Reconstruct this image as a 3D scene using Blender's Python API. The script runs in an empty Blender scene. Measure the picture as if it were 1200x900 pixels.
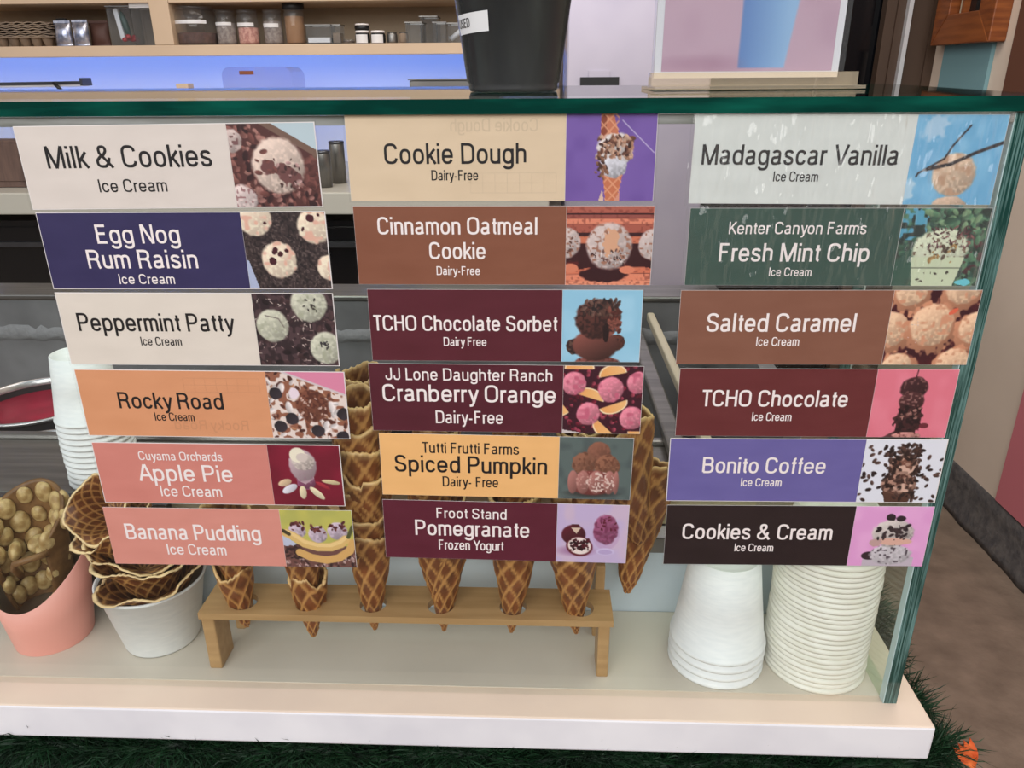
import bpy, math, random
import numpy as np
from mathutils import Matrix, Vector, Euler
sc = bpy.context.scene
C = sc.collection
PI = math.pi

# ------------------------------------------------------------------ colour
def lin(c):
    return tuple(((x/255)/12.92 if x/255 <= .04045 else ((x/255+.055)/1.055)**2.4) for x in c)

# ------------------------------------------------------------------ camera
F, PITCH, YAW, ROLL = 899.11, .382845, -.040738, -.007268
CAM = Vector((0, -.761293, 1.3))
_f = Vector((math.sin(YAW)*math.cos(PITCH), math.cos(YAW)*math.cos(PITCH), -math.sin(PITCH)))
_r = Vector((math.cos(YAW), -math.sin(YAW), 0))
_u = _r.cross(_f)
_R = _r*math.cos(ROLL)+_u*math.sin(ROLL)
_U = -_r*math.sin(ROLL)+_u*math.cos(ROLL)
cd = bpy.data.cameras.new('camera'); cam = bpy.data.objects.new('camera', cd); C.objects.link(cam)
cam.matrix_world = Matrix(((_R.x, _U.x, -_f.x, CAM.x), (_R.y, _U.y, -_f.y, CAM.y), (_R.z, _U.z, -_f.z, CAM.z), (0, 0, 0, 1)))
cd.sensor_fit = 'HORIZONTAL'; cd.sensor_width = 36; cd.lens = F/1200*36; cd.clip_start = .02
sc.camera = cam
def at(px, py, Y):
    """real place of something seen at (px, py) and standing Y metres behind the glass"""
    d = _f+_R*((px-600)/F)-_U*((py-450)/F)
    t = (Y-CAM.y)/d.y
    return CAM+d*t

# ------------------------------------------------------------------ world, lights, exposure
w = bpy.data.worlds.new('world'); sc.world = w; w.use_nodes = True
bg = w.node_tree.nodes['Background']; bg.inputs[0].default_value = (.86, .90, 1, 1); bg.inputs[1].default_value = .92
def area(name, loc, rot, sx, sy, power, col):
    l = bpy.data.lights.new(name, 'AREA'); l.shape = 'RECTANGLE'; l.size = sx; l.size_y = sy; l.energy = power; l.color = col
    o = bpy.data.objects.new(name, l); C.objects.link(o); o.location = loc; o.rotation_euler = rot
    return o
area('daylight_opening', (-.8, -3.6, 2.9), (math.radians(62), 0, math.radians(-8)), 5.0, 2.2, 150, (1, .97, .93))
area('wall_fill_light', (.75, .5, 2.6), (0, math.radians(16), 0), .5, 1.6, 17, (1, .95, .88))  # added fill to brighten the right wall, no such lamp known
area('room_lamp', (-.6, 1.2, 2.55), (0, 0, 0), 1.6, .5, 11, (1, .9, .78))
sc.view_settings.view_transform = 'Standard'; sc.view_settings.look = 'None'
sc.view_settings.gamma = 1; sc.view_settings.exposure = 0; sc.view_settings.use_curve_mapping = False

# ------------------------------------------------------------------ materials
def newmat(name):
    m = bpy.data.materials.new(name); m.use_nodes = True
    return m, m.node_tree, m.node_tree.nodes, m.node_tree.links, m.node_tree.nodes['Principled BSDF']
def mat(name, c, rough=.5, metal=0, c2=None, scale=20, stretch=(1, 1, 1), detail=3, lo=.35, hi=.65, bump=0, bscale=None, spec=.5, trans=0, ior=1.45, emit=None, estr=0, coat=0):
    m, t, N, L, b = newmat(name)
    b.inputs['Base Color'].default_value = (*lin(c), 1); b.inputs['Roughness'].default_value = rough
    b.inputs['Metallic'].default_value = metal; b.inputs['Specular IOR Level'].default_value = spec
    b.inputs['Transmission Weight'].default_value = trans; b.inputs['IOR'].default_value = ior; b.inputs['Coat Weight'].default_value = coat
    if emit: b.inputs['Emission Color'].default_value = (*lin(emit), 1); b.inputs['Emission Strength'].default_value = estr
    if c2 or bump:
        tc = N.new('ShaderNodeTexCoord'); mp = N.new('ShaderNodeMapping'); mp.inputs['Scale'].default_value = stretch
        L.new(tc.outputs['Object'], mp.inputs[0])
        n = N.new('ShaderNodeTexNoise'); n.inputs['Scale'].default_value = scale; n.inputs['Detail'].default_value = detail
        L.new(mp.outputs[0], n.inputs['Vector'])
        if c2:
            r = N.new('ShaderNodeValToRGB'); r.color_ramp.elements[0].position = lo; r.color_ramp.elements[1].position = hi
            r.color_ramp.elements[0].color = (*lin(c), 1); r.color_ramp.elements[1].color = (*lin(c2), 1)
            L.new(n.outputs[0], r.inputs[0]); L.new(r.outputs[0], b.inputs['Base Color'])
        if bump:
            n2 = n
            if bscale:
                n2 = N.new('ShaderNodeTexNoise'); n2.inputs['Scale'].default_value = bscale; n2.inputs['Detail'].default_value = 4
                L.new(mp.outputs[0], n2.inputs['Vector'])
            bp = N.new('ShaderNodeBump'); bp.inputs['Strength'].default_value = bump; bp.inputs['Distance'].default_value = .005
            L.new(n2.outputs[0], bp.inputs['Height']); L.new(bp.outputs[0], b.inputs['Normal'])
    return m
def film(name, tint, ior=1.5, rough=.0, bump=0, bscale=20, stretch=(1, 1, 1), dist=.002, haze=0, hcol=(.8, .8, .8)):
    """thin clear sheet: see through it, fresnel reflection on top"""
    m, t, N, L, b = newmat(name); out = N['Material Output']
    tr = N.new('ShaderNodeBsdfTransparent'); tr.inputs[0].default_value = (*tint, 1)
    gl = N.new('ShaderNodeBsdfGlossy'); gl.inputs['Roughness'].default_value = rough
    fr = N.new('ShaderNodeFresnel'); fr.inputs['IOR'].default_value = ior
    mx = N.new('ShaderNodeMixShader')
    ge = N.new('ShaderNodeNewGeometry'); mu = N.new('ShaderNodeMath'); mu.operation = 'MULTIPLY'; iv = N.new('ShaderNodeMath'); iv.operation = 'SUBTRACT'; iv.inputs[0].default_value = 1
    L.new(ge.outputs['Backfacing'], iv.inputs[1]); L.new(fr.outputs[0], mu.inputs[0]); L.new(iv.outputs[0], mu.inputs[1])   # the inner side of a sheet has no total reflection
    L.new(mu.outputs[0], mx.inputs[0]); L.new(tr.outputs[0], mx.inputs[1]); L.new(gl.outputs[0], mx.inputs[2])
    last = mx
    if haze:
        df = N.new('ShaderNodeBsdfDiffuse'); df.inputs[0].default_value = (*hcol, 1)
        m2 = N.new('ShaderNodeMixShader'); m2.inputs[0].default_value = haze
        L.new(mx.outputs[0], m2.inputs[1]); L.new(df.outputs[0], m2.inputs[2]); last = m2
    L.new(last.outputs[0], out.inputs[0])
    if bump:
        tc = N.new('ShaderNodeTexCoord'); mp = N.new('ShaderNodeMapping'); mp.inputs['Scale'].default_value = stretch
        L.new(tc.outputs['Object'], mp.inputs[0])
        n = N.new('ShaderNodeTexNoise'); n.inputs['Scale'].default_value = bscale; n.inputs['Detail'].default_value = 2
        L.new(mp.outputs[0], n.inputs['Vector'])
        bp = N.new('ShaderNodeBump'); bp.inputs['Strength'].default_value = bump; bp.inputs['Distance'].default_value = dist
        L.new(n.outputs[0], bp.inputs['Height']); L.new(bp.outputs[0], gl.inputs['Normal']); L.new(bp.outputs[0], fr.inputs['Normal'])
    return m
def attrmat(name, attr='Col', rough=.5, bump=0, bscale=200, spec=.4):
    m, t, N, L, b = newmat(name)
    a = N.new('ShaderNodeAttribute'); a.attribute_name = attr
    L.new(a.outputs['Color'], b.inputs['Base Color']); b.inputs['Roughness'].default_value = rough; b.inputs['Specular IOR Level'].default_value = spec
    if bump:
        tc = N.new('ShaderNodeTexCoord'); n = N.new('ShaderNodeTexNoise'); n.inputs['Scale'].default_value = bscale
        L.new(tc.outputs['Object'], n.inputs['Vector'])
        bp = N.new('ShaderNodeBump'); bp.inputs['Strength'].default_value = bump; bp.inputs['Distance'].default_value = .002
        L.new(n.outputs[0], bp.inputs['Height']); L.new(bp.outputs[0], b.inputs['Normal'])
    return m

M = dict(
    pane=film('display_glass', (.972, .982, .974), 1.5),
    plate=film('counter_glass', (.86, .95, .91), 1.5, .02),
    edge=mat('green_glass_edge', (0, 52, 44), .08, c2=(6, 84, 70), scale=9, stretch=(1, 1, 6), lo=.45, hi=.75, spec=.8),  # lighter flecks painted in for light caught in the glass
    edge_pale=mat('pale_green_glass_edge', (26, 62, 56), .1, c2=(112, 150, 146), scale=14, stretch=(40, 1, 1), lo=.42, hi=.72, spec=.8),  # pale streaks imitate light caught in the glass edge
    laminate=mat('cream_laminate', (226, 206, 186), .42, c2=(216, 196, 178), scale=5, bump=.02, bscale=300),
    lam_white=mat('white_painted_edge', (236, 234, 238), .5, c2=(222, 220, 226), scale=8, bump=.05, bscale=60),
    niche=mat('grey_cream_laminate', (212, 204, 190), .4, c2=(200, 192, 178), scale=4),
    white_panel=mat('pale_blue_panel', (212, 224, 232), .45, c2=(200, 214, 224), scale=9, bump=.03, bscale=200),
    shade_panel=mat('panel_painted_shade', (84, 84, 86), .35, .6),  # dark tone stands in for shade on the niche's back panel
    steel=mat('brushed_steel', (138, 136, 132), .36, .8, c2=(116, 114, 112), scale=6, stretch=(1, 14, 1)),
    steel_dark=mat('dark_steel', (96, 96, 100), .3, .8, c2=(78, 78, 82), scale=7),
    frost=mat('frosted_steel', (110, 110, 112), .55, .3, c2=(134, 134, 136), scale=7, detail=6),
    ice=mat('frost_crust', (132, 132, 134), .8, bump=.6, scale=60),
    black=mat('black_plastic', (22, 22, 24), .4), black_gloss=mat('black_glass', (12, 13, 16), .08),
    bucket=mat('sheen_black_plastic', (54, 54, 56), .26, c2=(76, 76, 76), scale=14, stretch=(1, 1, .3), lo=.45, hi=.8, bump=.1, bscale=30),  # lighter grey streaks put the plastic's sheen into the colour
    tape=mat('white_label_tape', (226, 224, 224), .4), ink=mat('black_ink', (26, 22, 24), .5), ink_white=mat('white_ink', (246, 236, 234), .5),
    paper_white=mat('white_paper', (236, 230, 228), .5),
    bamboo=mat('bamboo_wood', (186, 150, 104), .42, c2=(166, 130, 86), scale=7, stretch=(1, 14, 14), detail=5, lo=.3, hi=.7),
    cup_white=mat('white_paper_cup', (240, 242, 242), .42, c2=(232, 235, 236), scale=60, stretch=(1, 1, 4)),
    cup_cream=mat('cream_paper_cup', (240, 238, 228), .4, c2=(230, 228, 214), scale=30),
    cup_in=mat('kraft_cup_inside', (150, 134, 112), .6),
    pink=mat('salmon_paper_cup', (242, 172, 158), .45, c2=(236, 164, 150), scale=10),
    waffle=attrmat('baked_waffle', rough=.42, bump=.25, bscale=260),
    bubble=mat('egg_waffle_batter', (158, 126, 78), .4, c2=(208, 182, 128), scale=60, lo=.4, hi=.6),
    bubble_sheet=mat('egg_waffle_sheet', (104, 72, 42), .45, c2=(132, 96, 56), scale=70, lo=.35, hi=.65),
    print=attrmat('printed_photo', rough=.5),
    concrete=mat('worn_concrete_floor', (132, 114, 98), .8, c2=(108, 92, 78), scale=14, detail=12, lo=.3, hi=.7, bump=.4, bscale=60),
    wall_cream=mat('cream_painted_wall', (226, 208, 190), .7, c2=(218, 200, 182), scale=3, bump=.03, bscale=80),
    teal=mat('dusty_teal_paint', (122, 160, 166), .7), pinkwall=mat('dusty_pink_paint', (204, 118, 126), .7), brownwall=mat('brown_paint', (104, 66, 50), .6),
    base=mat('charcoal_cove_base', (74, 71, 72), .7, c2=(100, 95, 92), scale=40, detail=9, bump=.5, bscale=90),
    cabinet=mat('cream_cabinet_laminate', (212, 186, 158), .55, c2=(206, 180, 152), scale=3),
    cabinet_in=mat('beige_cabinet_inside', (170, 152, 128), .6),
    worktop=mat('grey_cream_worktop', (196, 190, 178), .4),
    splash=mat('white_backsplash', (206, 208, 222), .4),
    wood=mat('oiled_cedar', (150, 84, 40), .45, c2=(118, 62, 28), scale=5, stretch=(1, 1, 9), detail=5),
    wood2=mat('oiled_cedar_cross', (150, 84, 40), .45, c2=(112, 56, 26), scale=6, stretch=(1, 2, 12), detail=5),
    doorbrown=mat('dark_brown_paint', (74, 56, 44), .5), silver=mat('bright_silver_trim', (214, 214, 216), .35, .3),
    lilac=mat('satin_steel_door', (196, 190, 204), .35, .35, c2=(176, 170, 188), scale=2.2),
    clear=film('clear_acrylic', (.93, .95, .97), 1.4, .02, haze=.03), clearjar=film('clear_jar', (.90, .90, .90), 1.4, .03, haze=.04),
    acrylic=film('thick_acrylic', (.95, .90, .80), 1.45, .03, haze=.22, hcol=(.75, .66, .52)),
    grass=mat('artificial_pine_grass', (10, 34, 18), .6, c2=(22, 62, 32), scale=40), darkbase=mat('dark_cabinet_paint', (50, 50, 52), .8),  # cabinet below the ledge is one even dark grey
    orange=mat('orange_silk_petal', (206, 78, 28), .7, c2=(230, 120, 60), scale=60),
    crimson=mat('crimson_sorbet', (150, 22, 52), .45, c2=(120, 14, 40), scale=14, bump=.3), tubblack=mat('dark_tub_side', (40, 40, 44), .5), tubrim=mat('tub_metal_rim', (186, 184, 186), .25, .8),
    tan=mat('tan_ice_cream', (170, 130, 96), .6, bump=.3), kraft=mat('grey_kraft_board', (148, 128, 108), .8, c2=(122, 106, 92), scale=20),
    brownpack=mat('brown_pack', (84, 56, 48), .6), foil=mat('blue_silver_foil', (120, 130, 156), .25, .7, c2=(210, 210, 220), scale=40),
    greenplastic=mat('dark_green_plastic', (22, 60, 52), .4), red=mat('red_plastic', (170, 30, 40), .4), amber=mat('amber_granules', (150, 110, 74), .7),
    pinkcandy=mat('pink_candy', (214, 164, 150), .7, c2=(186, 128, 118), scale=90, lo=.45, hi=.55), cocoa=mat('cocoa_nibs', (72, 50, 46), .8, c2=(96, 66, 58), scale=90), greycandy=mat('pale_sprinkles', (160, 150, 144), .7, c2=(120, 108, 104), scale=90),
    led=mat('led_strip', (120, 150, 255), .5, emit=(112, 160, 255), estr=30),
    sticker=mat('yellowed_sticker', (206, 196, 160), .6), brownbag=mat('brown_paper_bag', (112, 88, 78), .8, c2=(92, 72, 66), scale=9, stretch=(6, 1, 1)),
    creambeam=mat('cream_enamel', (186, 176, 154), .4), lampwarm=mat('warm_lamp', (255, 220, 160), .5, emit=(255, 205, 130), estr=2.2),
)
def card_mat(name, c):
    k = tuple(max(0, x-7) for x in c)
    return mat(name, c, .5, c2=k, scale=60, stretch=(.3, 1, 1), detail=4, lo=.3, hi=.7)

# ------------------------------------------------------------------ mesh helpers
class MB:
    def __init__(s): s.v = []; s.f = []; s.m = []; s.sm = []
    def add(s, vs, fs, mi=0, smooth=False):
        o = len(s.v); s.v += [tuple(v) for v in vs]
        for f in fs: s.f.append(tuple(i+o for i in f)); s.m.append(mi); s.sm.append(smooth)
        return s
    def box(s, x0, x1, y0, y1, z0, z1, mi=0, faces=None, rot=None, piv=None, bev=0):
        vs = [Vector((x, y, z)) for x in (x0, x1) for y in (y0, y1) for z in (z0, z1)]
        if rot:
            R = Euler(rot).to_matrix(); p = Vector(piv or ((x0+x1)/2, (y0+y1)/2, (z0+z1)/2)); vs = [R@(v-p)+p for v in vs]
        fs = [(0, 1, 3, 2), (4, 6, 7, 5), (0, 4, 5, 1), (2, 3, 7, 6), (0, 2, 6, 4), (1, 5, 7, 3)]   # -x +x -y +y -z +z
        o = len(s.v); s.v += [tuple(v) for v in vs]
        for k, f in enumerate(fs): s.f.append(tuple(i+o for i in f)); s.m.append(faces.get(k, mi) if faces else mi); s.sm.append(False)
        return s
    def lathe(s, prof, c=(0, 0, 0), n=40, mi=0, smooth=True, axis=None):
        c = Vector(c); vs = []; R = axis.to_matrix() if axis else None
        for r, z in prof:
            for k in range(n):
                p = Vector((r*math.cos(2*PI*k/n), r*math.sin(2*PI*k/n), z))
                if R: p = R@p
                vs.append(c+p)
        fs = [(i*n+k, i*n+(k+1) % n, (i+1)*n+(k+1) % n, (i+1)*n+k) for i in range(len(prof)-1) for k in range(n)]
        s.add(vs, fs, mi, smooth)
        return s
    def tube(s, pts, r, n=10, mi=0):
        pts = [Vector(p) for p in pts]; vs = []
        for i, p in enumerate(pts):
            d = (pts[min(i+1, len(pts)-1)]-pts[max(i-1, 0)]).normalized()
            a = d.orthogonal().normalized() if i == 0 else (a-d*a.dot(d)).normalized()
            b = d.cross(a)
            vs += [p+a*r*math.cos(2*PI*k/n)+b*r*math.sin(2*PI*k/n) for k in range(n)]
        fs = [(i*n+k, i*n+(k+1) % n, (i+1)*n+(k+1) % n, (i+1)*n+k) for i in range(len(pts)-1) for k in range(n)]
        fs += [tuple(range(n))[::-1], tuple(range((len(pts)-1)*n, len(pts)*n))]
        s.add(vs, fs, mi, True)
        return s
    def ball(s, c, r, mi=0, n=10, m=7, rot=None):
        c = Vector(c); R = Euler(rot).to_matrix() if rot else Matrix.Identity(3); vs = []
        for i in range(m+1):
            a = PI*i/m
            for k in range(n):
                b = 2*PI*k/n; vs.append(c+R@Vector((r[0]*math.sin(a)*math.cos(b), r[1]*math.sin(a)*math.sin(b), r[2]*math.cos(a))))
        s.add(vs, [(i*n+k, i*n+(k+1) % n, (i+1)*n+(k+1) % n, (i+1)*n+k) for i in range(m) for k in range(n)], mi, True)
        return s
    def build(s, name, mats, parent=None, loc=None, bevel=0, kind=None):
        me = bpy.data.meshes.new(name); me.from_pydata(s.v, [], s.f)
        if not isinstance(mats, (list, tuple)): mats = [mats]
        for m in mats: me.materials.append(m)
        me.polygons.foreach_set('material_index', s.m); me.polygons.foreach_set('use_smooth', s.sm); me.update()
        o = bpy.data.objects.new(name, me); C.objects.link(o)
        if parent: o.parent = parent
        if loc: o.location = loc
        if bevel:
            b = o.modifiers.new('bevel', 'BEVEL'); b.width = bevel; b.segments = 2; b.limit_method = 'ANGLE'
        if kind: o['kind'] = kind
        return o
def rawmesh(name, verts, faces, col, m, smooth=True):
    me = bpy.data.meshes.new(name)
    me.vertices.add(len(verts)); me.vertices.foreach_set('co', np.asarray(verts, np.float32).ravel())
    me.loops.add(faces.size); me.polygons.add(len(faces))
    me.loops.foreach_set('vertex_index', faces.astype(np.int32).ravel())
    me.polygons.foreach_set('loop_start', np.arange(0, faces.size, faces.shape[1], dtype=np.int32))
    if smooth: me.polygons.foreach_set('use_smooth', np.ones(len(faces), bool))
    me.update(calc_edges=True); me.validate()
    if col is not None:
        a = me.color_attributes.new('Col', 'FLOAT_COLOR', 'POINT')
        a.data.foreach_set('color', np.concatenate([col, np.ones((len(col), 1))], 1).astype(np.float32).ravel())
    me.materials.append(m)
    return me
def link(name, me, parent=None, loc=None):
    o = bpy.data.objects.new(name, me); C.objects.link(o)
    if parent: o.parent = parent
    if loc: o.location = loc
    return o
def tag(o, label=None, cat=None, group=None, kind=None):
    if label: o['label'] = label
    if cat: o['category'] = cat
    if group: o['group'] = group
    if kind: o['kind'] = kind
    return o
def thing(name, label, cat, loc=(0, 0, 0), rot=(0, 0, 0), group=None):
    o = bpy.data.objects.new(name, None); C.objects.link(o); o.location = loc; o.rotation_euler = rot; o.empty_display_size = .02
    return tag(o, label, cat, group)
def struct(name, mb, m, bevel=0): return mb.build(name, m, bevel=bevel, kind='structure')
def dup(root, loc=None, rot=None, label=None, scale=None):
    r = root.copy(); C.objects.link(r)
    if loc is not None: r.location = loc
    if rot is not None: r.rotation_euler = rot
    if scale is not None: r.scale = (scale,)*3
    if label: r['label'] = label
    for ch in list(root.children):
        c = ch.copy(); C.objects.link(c); c.parent = r
        for g in list(ch.children):
            d = g.copy(); C.objects.link(d); d.parent = c
    return r
# ---- a condensed grotesque alphabet drawn as pen strokes (centre lines, cap height 1)
def _sa(cx, cy, rx, ry, a0, a1, n=None):
    n = n or max(4, int(abs(a1-a0)/15)); out = []
    for i in range(n+1):
        a = math.radians(a0+(a1-a0)*i/n); c, s = math.cos(a), math.sin(a); e = 2/2.5
        out.append((cx+rx*math.copysign(abs(c)**e, c), cy+ry*math.copysign(abs(s)**e, s)))
    return out
T_, B_, X_, D_ = .94, .06, .67, -.22
def _o(w, x=0): return _sa(x+w/2, (X_+B_)/2, w/2, (X_-B_)/2, 90, 450, 28)
_n = [(0, B_), (0, .50)]+_sa(.17, .50, .17, .17, 180, 0)+[(.34, B_)]
GL = {
 'A': (.56, [[(0, .0), (.265, 1)], [(.295, 1), (.56, .0)], [(.10, .34), (.46, .34)]]),
 'B': (.46, [[(0, B_), (0, T_), (.24, T_)]+_sa(.24, .735, .19, .205, 90, -90)+[(0, .53)], [(.24, .53)]+_sa(.24, .295, .22, .235, 90, -90)+[(0, B_)]]),
 'C': (.48, [_sa(.24, .66, .24, .28, 8, 180)+_sa(.24, .34, .24, .28, 180, 352)]),
 'D': (.48, [[(.0, B_), (0, T_), (.2, T_)]+_sa(.2, .66, .28, .28, 90, 0)+_sa(.2, .34, .28, .28, 0, -90)+[(0, B_)]]),
 'E': (.40, [[(.40, B_), (0, B_), (0, T_), (.40, T_)], [(0, .53), (.36, .53)]]),
 'F': (.38, [[(0, 0), (0, T_), (.38, T_)], [(0, .52), (.33, .52)]]),
 'G': (.5, [_sa(.25, .66, .25, .28, 8, 180)+_sa(.25, .34, .25, .28, 180, 360)+[(.5, .47), (.28, .47)]]),
 'H': (.46, [[(0, 0), (0, 1)], [(.46, 0), (.46, 1)], [(0, .53), (.46, .53)]]),
 'I': (0, [[(0, 0), (0, 1)]]),
 'J': (.34, [[(.34, 1), (.34, .27)]+_sa(.17, .27, .17, .21, 0, -180)+[(0, .36)]]),
 'K': (.46, [[(0, 0), (0, 1)], [(.43, 1), (.0, .38)], [(.14, .56), (.46, 0)]]),
 'L': (.38, [[(0, 1), (0, B_), (.38, B_)]]),
 'M': (.62, [[(0, 0), (0, 1)], [(.015, 1), (.31, .0)], [(.31, .0), (.605, 1)], [(.62, 1), (.62, 0)]]),
 'N': (.46, [[(0, 0), (0, 1)], [(.02, 1), (.44, 0)], [(.46, 0), (.46, 1)]]),
 'O': (.52, [_sa(.26, .66, .26, .28, 0, 180)+_sa(.26, .34, .26, .28, 180, 360)+[(.52, .66)]]),
 'P': (.44, [[(0, 0), (0, T_), (.22, T_)]+_sa(.22, .70, .22, .24, 90, -90)+[(0, .46)]]),
 'R': (.47, [[(0, 0), (0, T_), (.22, T_)]+_sa(.22, .72, .22, .22, 90, -90)+[(0, .50)], [(.24, .50), (.38, .46), (.42, .34), (.43, .12), (.48, 0)]]),
 'S': (.44, [_sa(.22, .725, .21, .215, 8, 180)+[(.03, .62), (.10, .55), (.34, .47), (.43, .38)]+_sa(.22, .27, .22, .21, 20, -180)+[(0, .32)]]),
 'T': (.48, [[(0, T_), (.48, T_)], [(.24, T_), (.24, 0)]]),
 'U': (.46, [[(0, 1), (0, .30)]+_sa(.23, .30, .23, .24, 180, 360)+[(.46, 1)]]),
 'V': (.54, [[(0, 1), (.26, 0)], [(.28, 0), (.54, 1)]]),
 'Y': (.54, [[(0, 1), (.27, .40)], [(.27, .40), (.54, 1)], [(.27, .44), (.27, 0)]]),
 'a': (.37, [_sa(.175, .52, .15, .15, 160, 0)+[(.325, .14), (.37, .04)], [(.325, .40), (.14, .36)]+_sa(.14, .215, .14, .155, 110, 270)+_sa(.15, .25, .175, .19, 270, 340)]),
 'b': (.38, [[(0, 0), (0, 1)], _sa(.19, .365, .19, .305, 180, 540, 28)]),
 'c': (.34, [_sa(.18, .365, .18, .305, 22, 338, 22)]),
 'd': (.38, [[(.38, 0), (.38, 1)], _sa(.19, .365, .19, .305, 0, 360, 28)]),
 'e': (.38, [[(.01, .36), (.38, .36)]+_sa(.19, .40, .19, .27, 0, 180)+_sa(.19, .33, .19, .27, 180, 338)]),
 'f': (.20, [[(.08, 0), (.08, .80)]+_sa(.20, .80, .12, .14, 180, 100), [(-.03, .655), (.20, .655)]]),
 'g': (.38, [_sa(.19, .365, .19, .305, 0, 360, 28), [(.38, .72), (.38, -.02)]+_sa(.19, -.02, .19, .19, 0, -165)]),
 'h': (.34, [[(0, 0), (0, 1)], _n[1:]]),
 'i': (0, [[(0, 0), (0, .72)], [(0, .87), (0, 1)]]),
 'k': (.35, [[(0, 0), (0, 1)], [(.32, .72), (0, .27)], [(.11, .42), (.35, 0)]]),
 'l': (0, [[(0, 0), (0, 1)]]),
 'm': (.58, [[(0, 0), (0, .72)], [(0, .50)]+_sa(.145, .51, .145, .16, 180, 0)+[(.29, 0)], [(.29, .50)]+_sa(.435, .51, .145, .16, 180, 0)+[(.58, 0)]]),
 'n': (.34, [[(0, 0), (0, .72)], [(0, .50)]+_sa(.17, .50, .17, .17, 180, 0)+[(.34, 0)]]),
 'o': (.38, [_sa(.19, .365, .19, .305, 0, 360, 28)]),
 'p': (.38, [[(0, -.28), (0, .72)], _sa(.19, .365, .19, .305, 180, 540, 28)]),
 'r': (.20, [[(0, 0), (0, .72)], [(0, .46)]+_sa(.16, .48, .16, .18, 180, 95)+[(.21, .655)]]),
 's': (.33, [_sa(.165, .52, .155, .15, 12, 180)+[(.03, .44), (.29, .32)]+_sa(.165, .20, .165, .14, 30, -180)+[(0, .23)]]),
 't': (.20, [[(.08, .90), (.08, .20)]+_sa(.20, .19, .12, .13, 180, 262), [(-.03, .655), (.20, .655)]]),
 'u': (.34, [[(0, .72), (0, .23)]+_sa(.17, .23, .17, .17, 180, 360)+[(.34, .72)], [(.34, .72), (.34, 0)]]),
 'v': (.36, [[(0, .72), (.18, 0), (.36, .72)]]),
 'w': (.54, [[(0, .72), (.14, 0), (.27, .68), (.40, 0), (.54, .72)]]),
 'y': (.36, [[(0, .72), (.19, .03)], [(.38, .72), (.17, -.10), (.11, -.20), (.0, -.22)]]),
 'z': (.33, [[(.0, .655), (.33, .655), (.0, .065), (.34, .065)]]),
 '&': (.58, [[(.60, 0), (.13, .66)]+_sa(.25, .80, .135, .145, 190, -40)+[(.30, .60), (.12, .48), (.03, .37)]+_sa(.21, .26, .21, .20, 160, 300)+[(.44, .22), (.50, .46)]]),
 '-': (.22, [[(0, .34), (.22, .34)]]),
}
def text_mesh(name, s, x0, x1, base, cap, mt, parent, z=0, fmap=None, bold=0):
    """lettering fitted to the width x0..x1 with the given cap height; flat pen strokes in the local xz plane facing -y"""
    SW = .122+bold*1.4; GAP = .215; pen = 0; sk = []
    for ch in s:
        if ch == ' ': pen += .27; continue
        wd, strokes = GL[ch]
        for st_ in strokes: sk.append([(pen+a, b) for a, b in st_])
        pen += wd+(GAP*.62 if ch in 'VYTAyvrtfLkK' else GAP)
    pen -= GAP*.8
    xa = min(a for st_ in sk for a, b in st_); xb = max(a for st_ in sk for a, b in st_)
    hw = SW*cap/2; sx = (x1-x0-2*hw)/max(xb-xa, 1e-6)
    if xb-xa < .05: sx = cap
    V = []; Fc = []
    for si, st_ in enumerate(sk):
        zz = z-(si % 5)*1.2e-5
        P = [(x0+hw+(a-xa)*sx, base+b*cap) for a, b in st_]
        Q = [P[0]]
        for p in P[1:]:
            if math.hypot(p[0]-Q[-1][0], p[1]-Q[-1][1]) > 1e-6: Q.append(p)
        P = Q; n = len(P); closed = n > 8 and math.hypot(P[0][0]-P[-1][0], P[0][1]-P[-1][1]) < cap*.02
        o = len(V)
        for i in range(n):
            a = P[i-1] if i else (P[-2] if closed else None); c = P[i+1] if i < n-1 else (P[1] if closed else None); p = P[i]
            d1 = None if a is None else ((p[0]-a[0]), (p[1]-a[1])); d2 = None if c is None else ((c[0]-p[0]), (c[1]-p[1]))
            d1 = d1 or d2; d2 = d2 or d1
            l1 = math.hypot(*d1); l2 = math.hypot(*d2); n1 = (-d1[1]/l1, d1[0]/l1); n2 = (-d2[1]/l2, d2[0]/l2)
            mx, my = n1[0]+n2[0], n1[1]+n2[1]; ml = math.hypot(mx, my) or 1; mx /= ml; my /= ml
            k = hw/max(.45, mx*n1[0]+my*n1[1])
            V += [(p[0]+mx*k, zz-i*4e-7, p[1]+my*k), (p[0]-mx*k, zz-i*4e-7, p[1]-my*k)]
        Fc += [(o+2*i, o+2*i+1, o+2*i+3, o+2*i+2) for i in range(n-1)]
    if fmap: V = [tuple(fmap(p)) for p in V]
    mb = MB(); mb.add(V, Fc)
    return mb.build(name, mt, parent)

# ================================================================== STRUCTURE
struct('floor', MB().box(-9, 9, -7.1, 5, -.1, 0), M['concrete'])
struct('wall_right', MB().box(1.33, 1.45, -1, 2.13, 0, 2.7), M['wall_cream'])
struct('wall_back', MB().box(-4, 1.5, 3.4, 3.5, 0, 2.7), M['wall_cream'])
struct('wall_left', MB().box(-4.1, -4, .0, 3.5, 0, 2.7), M['wall_cream'])
struct('ceiling', MB().box(-4, 1.5, .9, 3.5, 2.7, 2.8), M['wall_cream'])
struct('wall_reflection_dimmer', MB().box(-9, 9, -7.1, -7, 0, 3.2), mat('dark_added_wall', (104, 98, 92), .8, c2=(88, 82, 78), scale=1.5))  # unseen wall added behind the camera to darken what the signs reflect
cv = MB(); pr = [(0, 0), (-.03, 0), (-.026, .02), (-.012, .06), (-.008, .1), (-.006, .135), (0, .14)]
ys = np.linspace(-1, 2.13, 80); vs = []; rr = random.Random(4)
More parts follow.
